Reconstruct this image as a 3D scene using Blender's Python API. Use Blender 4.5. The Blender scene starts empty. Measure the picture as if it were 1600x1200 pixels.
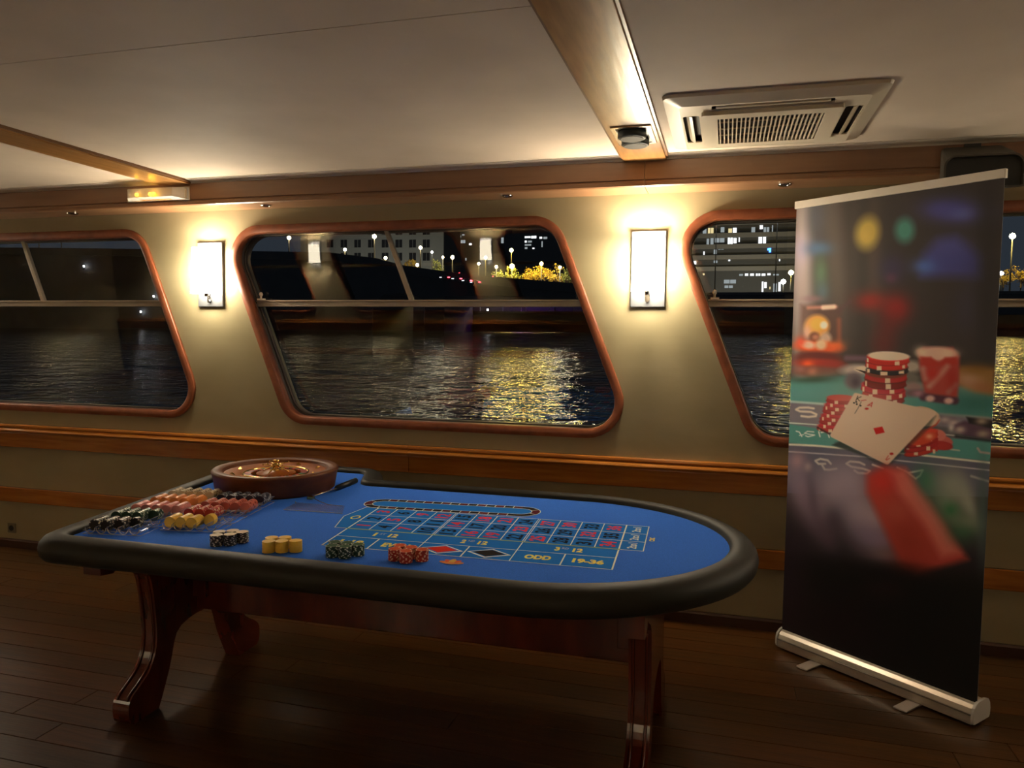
import bpy, bmesh, math, random
import numpy as np
from mathutils import Vector, Matrix
from mathutils.geometry import tessellate_polygon
random.seed(7)
S = bpy.context.scene
COL = S.collection
PI = math.pi

# ------------------------------------------------------------------ camera
FPX = 1183.0; YAW = math.radians(-15.69); PIT = math.radians(-3.714); ROL = math.radians(0.64)
CAM = Vector((0.0, -3.7567, 1.4))
FW = Vector((math.sin(YAW)*math.cos(PIT), math.cos(YAW)*math.cos(PIT), math.sin(PIT)))
R0 = Vector((math.cos(YAW), -math.sin(YAW), 0)); U0 = R0.cross(FW)
RR = R0*math.cos(ROL) + U0*math.sin(ROL); UU = -R0*math.sin(ROL) + U0*math.cos(ROL)
cd = bpy.data.cameras.new('camera'); cam = bpy.data.objects.new('camera', cd); COL.objects.link(cam)
cd.sensor_width = 36; cd.lens = FPX/1600*36; cd.clip_start = .05; cd.clip_end = 2000
M = Matrix((RR, UU, -FW)).transposed().to_4x4(); M.translation = CAM; cam.matrix_world = M
S.camera = cam
def at(u, v, y):      # a point of the world at depth y seen in the direction of a pixel of the photograph
    d = FW + RR*((u-800)/FPX) - UU*((v-600)/FPX)
    return CAM + d*((y-CAM.y)/d.y)
# ------------------------------------------------------------------ world, exposure, light strengths
S.view_settings.view_transform = 'Standard'; S.view_settings.look = 'None'
S.view_settings.exposure = 2.6; S.view_settings.gamma = 1.0; S.view_settings.use_curve_mapping = False
W = bpy.data.worlds.new('night_sky'); S.world = W; W.use_nodes = True
bgn = W.node_tree.nodes['Background']; bgn.inputs[0].default_value = (.30, .38, .50, 1); bgn.inputs[1].default_value = .012
LAMP_W = 5.0          # bulb inside each wall lamp
SHADE_E = 12.0         # glow of each lamp shade
SHADE_FAR = 2.4       # the dimmer shades on the opposite wall
WARM = (1.0, .84, .61)

# ------------------------------------------------------------------ materials
def lin(c):
    c = [x/255 for x in c]
    return tuple(x/12.92 if x <= .04045 else ((x+.055)/1.055)**2.4 for x in c)
MATS = {}
def mat(name, col, rough=.5, metal=0., spec=.5, emit=None, estr=0., noise=None, bump=None, coat=0., stretch=None):
    """noise=(scale, colour2, detail); bump=(scale, strength)"""
    if name in MATS: return MATS[name]
    m = bpy.data.materials.new(name); m.use_nodes = True; nt = m.node_tree; N = nt.nodes; L = nt.links
    b = N['Principled BSDF']; c = lin(col) if max(col) > 1.01 else tuple(col)
    b.inputs['Base Color'].default_value = (*c, 1); b.inputs['Roughness'].default_value = rough
    b.inputs['Metallic'].default_value = metal; b.inputs['Specular IOR Level'].default_value = spec
    b.inputs['Coat Weight'].default_value = coat; b.inputs['Coat Roughness'].default_value = .12
    if emit: b.inputs['Emission Color'].default_value = (*emit, 1); b.inputs['Emission Strength'].default_value = estr
    tc = None
    def coords():
        t = N.new('ShaderNodeTexCoord'); mp = N.new('ShaderNodeMapping')
        L.new(t.outputs['Object'], mp.inputs[0])
        if stretch: mp.inputs['Scale'].default_value = stretch
        return mp.outputs[0]
    if noise:
        tc = coords(); n = N.new('ShaderNodeTexNoise'); n.inputs['Scale'].default_value = noise[0]; n.inputs['Detail'].default_value = noise[2]
        L.new(tc, n.inputs['Vector']); r = N.new('ShaderNodeValToRGB'); L.new(n.outputs['Fac'], r.inputs[0])
        r.color_ramp.elements[0].position = .35; r.color_ramp.elements[1].position = .65
        r.color_ramp.elements[0].color = (*c, 1); r.color_ramp.elements[1].color = (*lin(noise[1]), 1)
        L.new(r.outputs[0], b.inputs['Base Color'])
    if bump:
        tc = tc or coords(); n = N.new('ShaderNodeTexNoise'); n.inputs['Scale'].default_value = bump[0]; n.inputs['Detail'].default_value = 4
        L.new(tc, n.inputs['Vector']); bp = N.new('ShaderNodeBump'); bp.inputs['Strength'].default_value = bump[1]; bp.inputs['Distance'].default_value = bump[2] if len(bump) > 2 else .01
        L.new(n.outputs['Fac'], bp.inputs['Height']); L.new(bp.outputs[0], b.inputs['Normal'])
    MATS[name] = m; return m
def glow(name, col, strength):
    if name in MATS: return MATS[name]
    m = bpy.data.materials.new(name); m.use_nodes = True; N = m.node_tree.nodes; N.clear()
    e = N.new('ShaderNodeEmission'); o = N.new('ShaderNodeOutputMaterial'); e.inputs[0].default_value = (*col, 1); e.inputs[1].default_value = strength
    m.node_tree.links.new(e.outputs[0], o.inputs[0]); MATS[name] = m; return m
def clear(name, tint=(1, 1, 1), f0=.04, rough=0., haze=0.):
    if name in MATS: return MATS[name]
    m = bpy.data.materials.new(name); m.use_nodes = True; N = m.node_tree.nodes; L = m.node_tree.links; N.clear()
    o = N.new('ShaderNodeOutputMaterial'); mx = N.new('ShaderNodeMixShader'); t = N.new('ShaderNodeBsdfTransparent'); g = N.new('ShaderNodeBsdfGlossy')
    t.inputs[0].default_value = (*tint, 1); g.inputs['Roughness'].default_value = rough
    lw = N.new('ShaderNodeLayerWeight'); lw.inputs[0].default_value = .5
    p = N.new('ShaderNodeMath'); p.operation = 'POWER'; p.inputs[1].default_value = 5; L.new(lw.outputs['Facing'], p.inputs[0])
    a = N.new('ShaderNodeMath'); a.operation = 'MULTIPLY_ADD'; a.inputs[1].default_value = 1-f0; a.inputs[2].default_value = f0; L.new(p.outputs[0], a.inputs[0])
    L.new(a.outputs[0], mx.inputs[0]); L.new(t.outputs[0], mx.inputs[1]); L.new(g.outputs[0], mx.inputs[2])
    last = mx.outputs[0]
    if haze:
        d = N.new('ShaderNodeBsdfDiffuse'); d.inputs[0].default_value = (.8, .8, .8, 1); m2 = N.new('ShaderNodeMixShader'); m2.inputs[0].default_value = haze
        L.new(last, m2.inputs[1]); L.new(d.outputs[0], m2.inputs[2]); last = m2.outputs[0]
    L.new(last, o.inputs[0]); MATS[name] = m; return m

WALL = mat('wall_vinyl', (156, 145, 114), .42, spec=.35, bump=(9, .10, .01), noise=(2.5, (149, 138, 106), 3), stretch=(1, 1, 2.2))
CEIL = mat('ceiling_panel', (210, 194, 176), .75, spec=.15, noise=(3, (202, 186, 168), 3), bump=(20, .05, .01))
COVE = mat('cove_strip', (215, 205, 190), .3)
WOOD = mat('varnished_wood', (176, 112, 42), .24, noise=(6, (154, 92, 32), 4), coat=.8, stretch=(.6, 8, 8))
WOODF = mat('window_wood', (138, 76, 44), .42, noise=(7, (116, 60, 34), 4), coat=.1, stretch=(2, 2, 2))
CORN = mat('cornice_wood', (138, 100, 70), .38, noise=(4, (126, 90, 62), 3), coat=.15, stretch=(.5, 6, 6))
BEAMW = mat('beam_wood', (176, 128, 72), .3, noise=(5, (150, 104, 54), 4), coat=.35, stretch=(8, .8, 8), bump=(6, .08, .01))
SKIRT = mat('skirting_wood', (62, 34, 20), .4)
ALU = mat('window_aluminium', (150, 138, 122), .45, metal=.25)
SEAL = mat('dark_reveal', (52, 44, 38), .5)
GLASS = clear('window_glass', (.93, .95, .95), .08)
FLOORS = [mat('floor_plank_%s' % n, c, .3, noise=(5, c2, 5), coat=.12, stretch=(.7, 9, 1), bump=(12, .12, .004)) for n, c, c2 in
          (('umber', (78, 48, 16), (58, 35, 11)), ('brown', (68, 42, 15), (50, 31, 10)), ('chestnut', (82, 48, 15), (62, 36, 11)))]
SEAM = mat('floor_seam', (60, 44, 28), .3)
CHROME = mat('chrome', (205, 205, 205), .15, metal=1.)
STEEL = mat('brushed_steel', (104, 106, 112), .5, metal=.6)
BLACKP = mat('black_plastic', (22, 22, 22), .45)
DARKG = mat('dark_grey_plastic', (72, 68, 60), .5)
WHITEP = mat('white_plastic', (214, 204, 184), .4)
SOCKET = mat('grey_plastic', (110, 102, 82), .5)

# ------------------------------------------------------------------ mesh helpers
class MB:
    def __init__(s): s.v = []; s.f = []; s.m = []; s.smooth = []
    def add(s, vs, fs, mi=0, sm=False):
        o = len(s.v); s.v += [tuple(p) for p in vs]; s.f += [tuple(i+o for i in f) for f in fs]; s.m += [mi]*len(fs); s.smooth += [sm]*len(fs); return s
    def box(s, a, b, mi=0, rz=0, c=None, bev=0):
        x0, y0, z0 = a; x1, y1, z1 = b
        vs = [(x0, y0, z0), (x1, y0, z0), (x1, y1, z0), (x0, y1, z0), (x0, y0, z1), (x1, y0, z1), (x1, y1, z1), (x0, y1, z1)]
        if rz:
            cx, cy = c if c else ((x0+x1)/2, (y0+y1)/2); k, q = math.cos(rz), math.sin(rz)
            vs = [(cx+(x-cx)*k-(y-cy)*q, cy+(x-cx)*q+(y-cy)*k, z) for x, y, z in vs]
        return s.add(vs, [(0, 3, 2, 1), (4, 5, 6, 7), (0, 1, 5, 4), (1, 2, 6, 5), (2, 3, 7, 6), (3, 0, 4, 7)], mi)
    def prism(s, poly, fn0, fn1, mi=0, holes=(), sm=False):
        """poly: 2-D points; fn0/fn1 map a 2-D point to the near and far face"""
        loops = [list(poly)] + [list(h) for h in holes]
        tri = tessellate_polygon([[Vector((p[0], p[1], 0)) for p in l] for l in loops])
        flat = [p for l in loops for p in l]; n = len(flat)
        s.add([fn0(*p) for p in flat] + [fn1(*p) for p in flat], [tuple(t) for t in tri] + [tuple(i+n for i in reversed(t)) for t in tri], mi)
        base = len(s.v)-2*n; o = 0; fs = []
        for l in loops:
            k = len(l)
            fs += [(base+o+i, base+o+(i+1) % k, base+n+o+(i+1) % k, base+n+o+i) for i in range(k)]; o += k
        s.f += fs; s.m += [mi]*len(fs); s.smooth += [sm]*len(fs); return s
    def lathe(s, prof, c, n=24, mi=0, axis='z', sm=True, closed=False):
        vs = []
        for r, h in prof:
            for i in range(n):
                a = 2*PI*i/n; x, y = r*math.cos(a), r*math.sin(a)
                p = {'z': (x, y, h), 'y': (x, h, y), 'x': (h, x, y)}[axis]
                vs.append((c[0]+p[0], c[1]+p[1], c[2]+p[2]))
        fs = []; K = len(prof)
        for j in range(K if closed else K-1):
            for i in range(n):
                a, b = j*n+i, j*n+(i+1) % n; c2, d = ((j+1) % K)*n+(i+1) % n, ((j+1) % K)*n+i
                fs.append((a, b, c2, d))
        s.add(vs, fs, mi, sm)
        if not closed:
            o = len(s.v)-K*n
            s.f.append(tuple(o+i for i in range(n))[::-1]); s.f.append(tuple(o+(K-1)*n+i for i in range(n))); s.m += [mi]*2; s.smooth += [False]*2
        return s
    def tube(s, pts, r, n=8, mi=0, closed=False):
        P = [Vector(p) for p in pts]; vs = []; K = len(P); rs = r if isinstance(r, (list, tuple)) else [r]*K
        for k, p in enumerate(P):
            a = P[k-1] if (k or closed) else P[0]; b = P[(k+1) % K] if (k < K-1 or closed) else P[-1]
            t = (b-a).normalized(); u = t.cross(Vector((0, 0, 1)))
            if u.length < .02: u = t.cross(Vector((1, 0, 0)))
            u.normalize(); w = t.cross(u)
            vs += [p+u*rs[k]*math.cos(2*PI*i/n)+w*rs[k]*math.sin(2*PI*i/n) for i in range(n)]
        fs = [(k*n+i, k*n+(i+1) % n, ((k+1) % K)*n+(i+1) % n, ((k+1) % K)*n+i) for k in range(K if closed else K-1) for i in range(n)]
        if not closed: fs += [tuple(range(n))[::-1], tuple((K-1)*n+i for i in range(n))]
        return s.add(vs, fs, mi, True)
    def sweep(s, path, prof, mi=0, closed=True, sm=True, flip=False):
        """path: list of (point, outward normal 3-D, up 3-D, mitre scale); prof: (out, up) closed loop"""
        n = len(prof); K = len(path)
        vs = [p+nn*(a*sc)+up*b for p, nn, up, sc in path for a, b in prof]
        fs = [(k*n+i, k*n+(i+1) % n, ((k+1) % K)*n+(i+1) % n, ((k+1) % K)*n+i) for k in range(K if closed else K-1) for i in range(n)]
        if not closed: fs += [tuple(range(n))[::-1], tuple((K-1)*n+i for i in range(n))]
        return s.add(vs, fs, mi, sm)
    def mesh(s, name, mats):
        me = bpy.data.meshes.new(name); me.from_pydata(s.v, [], s.f)
        for m in (mats if isinstance(mats, (list, tuple)) else [mats]): me.materials.append(m)
        me.polygons.foreach_set('material_index', s.m); me.polygons.foreach_set('use_smooth', s.smooth)
        bm = bmesh.new(); bm.from_mesh(me); bmesh.ops.recalc_face_normals(bm, faces=bm.faces); bm.to_mesh(me); bm.free(); return me
    def build(s, name, mats, parent=None, bevel=0, **k):
        return link(name, s.mesh(name, mats), parent, bevel=bevel, **k)
def tag(o, label=None, cat=None, group=None, kind=None):
    if label: o['label'] = label
    if cat: o['category'] = cat
    if group: o['group'] = group
    if kind: o['kind'] = kind
    return o
def link(name, me, parent=None, loc=None, rz=0, bevel=0, **k):
    o = bpy.data.objects.new(name, me); COL.objects.link(o)
    if parent is not None: o.parent = parent
    if loc is not None: o.location = loc
    if rz: o.rotation_euler.z = rz
    if bevel:
        b = o.modifiers.new('bevel', 'BEVEL'); b.width = bevel; b.segments = 2; b.limit_method = 'ANGLE'; b.angle_limit = math.radians(40)
    return tag(o, **k)
def empty(name, loc=(0, 0, 0), rz=0, **k):
    o = bpy.data.objects.new(name, None); COL.objects.link(o); o.location = loc; o.rotation_euler.z = rz; return tag(o, **k)
def copy_tree(o, parent=None):
    c = o.copy(); COL.objects.link(c)
    if parent is not None: c.parent = parent
    for ch in [x for x in o.children]: copy_tree(ch, c)
    return c
def round_poly(P, r, n=8):
    """fillet every corner of a convex polygon with radius r"""
    out = []; K = len(P); rs = r if isinstance(r, (list, tuple)) else [r]*K
    for i in range(K):
        p = Vector(P[i]); a = (Vector(P[i-1])-p).normalized(); b = (Vector(P[(i+1) % K])-p).normalized()
        ang = a.angle(b); d = rs[i]/math.tan(ang/2); bis = (a+b).normalized(); c = p+bis*(rs[i]/math.sin(ang/2))
        s0 = (p+a*d)-c; s1 = (p+b*d)-c; a0 = math.atan2(s0.y, s0.x); da = (math.atan2(s1.y, s1.x)-a0+PI) % (2*PI)-PI
        out += [(c.x+rs[i]*math.cos(a0+da*k/n), c.y+rs[i]*math.sin(a0+da*k/n)) for k in range(n+1)]
    return out
def inset(P, d):
    """offset a convex polygon inwards by d (clockwise or not)"""
    K = len(P); ar = sum(P[i-1][0]*P[i][1]-P[i][0]*P[i-1][1] for i in range(K)); sg = 1 if ar > 0 else -1; out = []
    for i in range(K):
        p0, p1, p2 = Vector(P[i-1]), Vector(P[i]), Vector(P[(i+1) % K])
        e1 = (p1-p0).normalized(); e2 = (p2-p1).normalized(); n1 = Vector((-e1.y, e1.x))*sg; n2 = Vector((-e2.y, e2.x))*sg
        b = (n1+n2).normalized(); out.append(tuple(p1+b*(d/b.dot(n1))))
    return out

# ------------------------------------------------------------------ room dimensions
ZC = 2.222; YB = -5.9; XL, XR = -9.2, 5.2; PER = 2.5
def win_poly(dx, d=0.):
    P = [(-2.81+dx, 2.0), (-.83+dx, 2.0), (-.39+dx, .885), (-2.37+dx, .885)]
    return inset(P, d) if d else P
def win_loop(dx, d=0., r=.185): return round_poly(win_poly(dx, d), max(r-d, .02), 9)

def side_wall(name, y0, sg, offs):
    """sg=+1: the wall ahead (outside is +y); -1: the wall behind the camera"""
    m = MB(); outer = [(XL, 0), (XR, 0), (XR, 2.3), (XL, 2.3)]
    m.prism(outer, lambda a, b: (a, y0, b), lambda a, b: (a, y0+.10*sg, b), holes=[win_loop(d, .012) for d in offs])
    return m.build(name, WALL, kind='structure')
side_wall('wall_far', 0., 1, [-5, -2.5, 0, 2.5, 5.0])
side_wall('wall_back', YB, -1, [-5.23, -2.73, -.23, 2.27, 4.77])
for nm, x in (('wall_left', XL), ('wall_right', XR)):
    MB().box((x-.1 if x < 0 else x, YB, 0), (x if x < 0 else x+.1, 0, 2.3)).build(nm, WALL, kind='structure')

def ring_path(loop, y):
    K = len(loop); out = []
    ar = sum(loop[i-1][0]*loop[i][1]-loop[i][0]*loop[i-1][1] for i in range(K)); q = 1 if ar > 0 else -1
    for i in range(K):
        a, p, b = Vector(loop[i-1]), Vector(loop[i]), Vector(loop[(i+1) % K])
        if (p-a).length < 1e-6: a = Vector(loop[i-2])
        if (b-p).length < 1e-6: b = Vector(loop[(i+2) % K])
        e1 = (p-a).normalized(); e2 = (b-p).normalized(); n1 = Vector((e1.y, -e1.x))*q; n2 = Vector((e2.y, -e2.x))*q; bi = (n1+n2).normalized()
        out.append((Vector((p.x, y, p.y)), Vector((bi.x, 0, bi.y)), Vector((0, 1, 0)), 1/max(.5, bi.dot(n1))))
    return out
def window(idx, y0, sg, dx):
    lp = win_loop(dx)
    m = MB()   # wooden surround: (outwards, depth) - proud of the wall by 2 cm, lining the reveal
    prof = [(0, 0), (-.001, -.015), (-.004, -.018), (-.040, -.018), (-.043, -.015), (-.046, .0), (-.048, .024), (-.030, .024), (-.030, .0)]
    m.sweep(ring_path(lp, y0), [(a, b*sg) for a, b in prof])
    w = m.build('window_%d' % idx, WOODF, kind='structure')
    rv = MB(); rv.sweep(ring_path(win_loop(dx, .042), y0), [(0, .024*sg), (-.004, .024*sg), (-.006, .075*sg), (0, .075*sg)]); rv.build('reveal', SEAL, w)
    il = win_loop(dx, .046)
    tilt = lambda z: (z-1.44)*.066
    lo = [i for i in il]; gl = MB(); K = len(il)
    gl.add([(a, y0+sg*(.075-tilt(b)), b) for a, b in il], [tuple(range(K))]); gl.build('glass_pane', GLASS, w)
    f = MB(); f.sweep(ring_path(win_loop(dx, .046), y0+.05*sg), [(0, .004*sg), (-.005, .002*sg), (-.007, .004*sg), (-.007, .05*sg), (0, .05*sg)]); f.build('metal_edge', mat('edge_metal', (78, 70, 62), .5), w)
    # horizontal transom, sliding top pane stile, latch
    xa = -2.81+dx+.395*(2.0-1.563)+.05; xb = -.83+dx+.395*(2.0-1.563)-.05
    t = MB(); t.box((xa, y0+min(.035*sg, .068*sg), 1.545), (xb, y0+max(.035*sg, .068*sg), 1.582)); t.box((xa, y0+min(.028*sg, .05*sg), 1.572), (xb, y0+max(.028*sg, .05*sg), 1.579))
    t.build('transom', ALU, w, bevel=.002)
    s = MB(); x1 = -1.80+dx; ya, yb = sorted((y0+.045*sg, y0+.068*sg))
    s.prism([(x1, 1.955), (x1+.026, 1.955), (x1+.026+.395*.375, 1.58), (x1+.395*.375, 1.58)], lambda a, b: (a, ya, b), lambda a, b: (a, yb, b)); s.build('stile', ALU, w, bevel=.002)
    k = MB(); k.box((xa+.012, y0+min(.02*sg, .045*sg), 1.582), (xa+.052, y0+max(.02*sg, .045*sg), 1.590)); k.lathe([(.006, 1.59), (.006, 1.605), (.012, 1.612), (.008, 1.624), (.001, 1.628)], (xa+.03, y0+.033*sg, 0), 10)
    k.build('latch', WHITEP, w)
for i, d in enumerate([0, -2.5, 2.5, -5.0]): window(i+1, 0., 1, d)
for i, d in enumerate([-5.23, -2.73, -.23, 2.27]): window(i+5, YB, -1, d)

# ------------------------------------------------------------------ floor of separate planks
m = MB().box((XL, YB, -.05), (XR, 0, -.004)); floor = m.build('floor', SEAM, kind='structure')
PW = .119; y = 0.0; row = 0; cache = {}
while y > -3.25:
    x = -6.0 - random.random()*1.6
    while x < 2.6:
        ln = 1.9 + .6*random.randint(0, 2); x1 = min(x+ln, 2.7)
        key = (round(x1-x, 3), random.randint(0, 2))
        if key not in cache:
            a = MB(); w2 = key[0]; g = .0012
            a.add([(g, -PW+g, -.004), (w2-g, -PW+g, -.004), (w2-g, -g, -.004), (g, -g, -.004), (g+.001, -PW+g+.001, 0), (w2-g-.001, -PW+g+.001, 0), (w2-g-.001, -g-.001, 0), (g+.001, -g-.001, 0)],
                  [(4, 5, 6, 7), (0, 1, 5, 4), (1, 2, 6, 5), (2, 3, 7, 6), (3, 0, 4, 7)])
            cache[key] = a.mesh('plank', FLOORS[key[1]])
        link('plank', cache[key], floor, loc=(x, y, 0)); x = x1
    y -= PW; row += 1
fb = MB(); k = 0
yy = y
while yy > YB:
    fb.box((XL, yy-PW+.0012, -.004), (XR, yy-.0012, 0)); yy -= PW
yy = 0.
while yy > y+.01:
    fb.box((XL, yy-PW+.0012, -.004), (-7.65, yy-.0012, -.0005)); fb.box((2.71, yy-PW+.0012, -.004), (XR, yy-.0012, -.0005)); yy -= PW
fb.build('far_planks', FLOORS[0], floor, kind='stuff')

# ------------------------------------------------------------------ wall mouldings
def runs(name, prof, y0, sg, mt, segs, kind='structure', pn='board', lab=None):
    e = empty(name, kind=kind)
    for a, b in segs:
        q = MB(); q.prism(prof, lambda u, v, a=a: (a+.0012, y0-u*sg, v), lambda u, v, b=b: (b-.0012, y0-u*sg, v)); q.build(pn, mt, e)
    return e
SEG = [(XL, -8.1), (-8.1, -5.55), (-5.55, -2.995), (-2.995, -.379), (-.379, 2.17), (2.17, XR)]
cor = [(0, 2.088), (.182, 2.088), (.190, 2.093), (.190, 2.108), (.184, 2.111), (.184, 2.117), (.190, 2.121), (.190, 2.206), (.14, 2.215), (0, 2.215)]
for n, (y0, sg) in enumerate(((0, 1), (YB, -1))):
    runs('trim_%d' % (1+n*4), cor, y0, sg, CORN, SEG)
    # hand rail: two rounded ridges over a flat board
    rail = [(0, .802), (.030, .802), (.038, .798), (.040, .790), (.038, .783), (.033, .780), (.040, .776), (.052, .771), (.056, .764), (.054, .757), (.046, .752), (.040, .744), (.026, .742), (.024, .657), (.020, .654), (0, .654)]
    runs('trim_%d' % (2+n*4), rail, y0, sg, WOOD, [(XL, -6.2), (-6.2, -1.62), (-1.62, 2.9), (2.9, XR)], pn='rail')
    low = [(0, .394), (.020, .394), (.026, .390), (.026, .306), (.022, .301), (0, .301)]
    runs('trim_%d' % (3+n*4), low, y0, sg, WOOD, [(XL, -5.1), (-5.1, -.6), (-.6, XR)], pn='rail')
    sk = [(0, 0), (.018, 0), (.018, .046), (.010, .055), (0, .055)]
    runs('baseboard_%s' % ('far' if n == 0 else 'back'), sk, y0, sg, SKIRT, [(XL, -3.9), (-3.9, .6), (.6, XR)], pn='board')
    cv = [(.188, 2.206), (.195, 2.206), (.200, 2.211), (.215, 2.2165), (.245, 2.220), (.245, 2.224), (.188, 2.224)]
    runs('trim_%d' % (4+n*4), cv, y0, sg, COVE, [(XL, -8.15), (-7.95, -5.59), (-5.40, -3.035), (-2.835, -.477), (-.281, 2.07), (2.27, XR)], pn='strip')

# ------------------------------------------------------------------ ceiling panels and beams
ce = MB().box((XL, YB, ZC+.012), (XR, 0, ZC+.05)).build('ceiling', CEIL, kind='structure')
bays = [(XL, -8.14), (-7.95, -5.585), (-5.395, -3.03), (-2.84, -.475), (-.282, 2.08), (2.27, XR)]
for a, b in bays:
    for ya, yb in ((-1.865, -.235), (-3.54, -1.869), (-5.67, -3.544)):
        MB().box((a+.001, ya, ZC), (b-.001, yb, ZC+.011)).build('panel', CEIL, ce)
BE = mat('beam_edge', (120, 84, 52), .35)
for i in range(len(bays)-1):
    a, b = bays[i][1], bays[i+1][0]
    q = MB().box((a, YB+.19, ZC-.020), (b, -.19, ZC+.01)).build('trim_%d' % (20+i), BEAMW, kind='structure', bevel=.002)
    for x0, x1 in ((a-.010, a-.0005), (b+.0005, b+.010)):
        MB().box((x0, YB+.2, ZC-.012), (x1, -.2, ZC+.011)).build('edge_strip', BE, q)

# ------------------------------------------------------------------ wall lamps
SHADE = glow('lamp_shade_glow', (1.0, .87, .64), SHADE_E)
def make_lamp():
    t = empty('wall_lamp')
    MB().box((-.083, -.018, 1.542), (.083, -.001, 1.909)).build('back_plate', mat('lamp_plate', (84, 86, 90), .45, metal=.2), t, bevel=.003)
    # tapering half-oval shade, open above and below
    prof = []; n = 20
    def ring(w, d, z):
        pts = []
        for i in range(n+1):
            a = PI*i/n; c, s_ = math.cos(a), math.sin(a)
            pts.append((w*math.copysign(abs(c)**.35, c), -.022-d*abs(s_)**.35, z))
        return pts
    a, b = ring(.066, .085, 1.872), ring(.073, .092, 1.615); ai, bi = ring(.063, .082, 1.872), ring(.070, .089, 1.615); K = n+1
    m = MB(); vs = a+b+bi+ai; fs = []
    for k in range(4):
        for i in range(n): fs.append((k*K+i, k*K+i+1, ((k+1) % 4)*K+i+1, ((k+1) % 4)*K+i))
    m.add(vs, fs, 0, False); m.build('lamp_shade', SHADE, t)
    MB().box((-.012, -.030, 1.575), (.012, -.018, 1.615)).lathe([(.009, -.034), (.009, -.018)], (-.0, 0, 1.573), 10, axis='y').build('bracket', CHROME, t)
    MB().tube([(0, -.05, 1.60), (0, -.05, 1.66)], .012).build('bulb_holder', CHROME, t)
    return t
LAMPS = []
lamp0 = make_lamp()
def mkbulb(e):
    b = bpy.data.lights.new('bulb', 'POINT'); b.energy = e; b.color = WARM; b.shadow_soft_size = .03; return b
BULBS = {1: (mkbulb(LAMP_W*.5), mkbulb(LAMP_W*.05)), -1: (mkbulb(LAMP_W*3.6), mkbulb(LAMP_W*5.))}   # upward and downward bulb
lbl = ['white fabric wall lamp on steel plate between the left and middle windows', 'white fabric wall lamp on steel plate, right of the middle window']
def dim_shade(cache_=[]):
    if not cache_:
        me = [c for c in LAMPS[0].children if c.name.startswith('lamp_shade')][0].data.copy(); me.materials[0] = glow('far_lamp_shade_glow', (1.0, .87, .64), SHADE_FAR); cache_.append(me)
    return cache_[0]
def place_lamp(x, y0, rz, label, group=None):
    global lamp0
    o = lamp0 if not LAMPS else copy_tree(lamp0)
    LAMPS.append(o); o.location = (x, y0, 0); o.rotation_euler.z = rz; tag(o, label, 'wall lamp', group or 'wall lamps along the panelled wall')
    if y0 < -1:
        for ch in o.children:
            if ch.name.startswith('lamp_shade'): ch.data = dim_shade()
    for q, dz in enumerate((1.83, 1.66)):
        L = bpy.data.objects.new('bulb', BULBS[1 if y0 > -1 else -1][q]); COL.objects.link(L); L.location = (0, -.062, dz); L.parent = o
place_lamp(-2.856, -.001, 0, lbl[0]); place_lamp(-.371, -.001, 0, lbl[1])
for x in (2.115, 4.6, -5.34, -7.83): place_lamp(x, -.001, 0, 'white fabric wall lamp further along the window wall')
for x in (-8.2, -5.65, -3.10, -.55, 2.0): place_lamp(x, YB+.001, PI, 'white fabric wall lamp on the wall opposite, seen mirrored in the window glass', 'wall lamps on the opposite wall')

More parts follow.
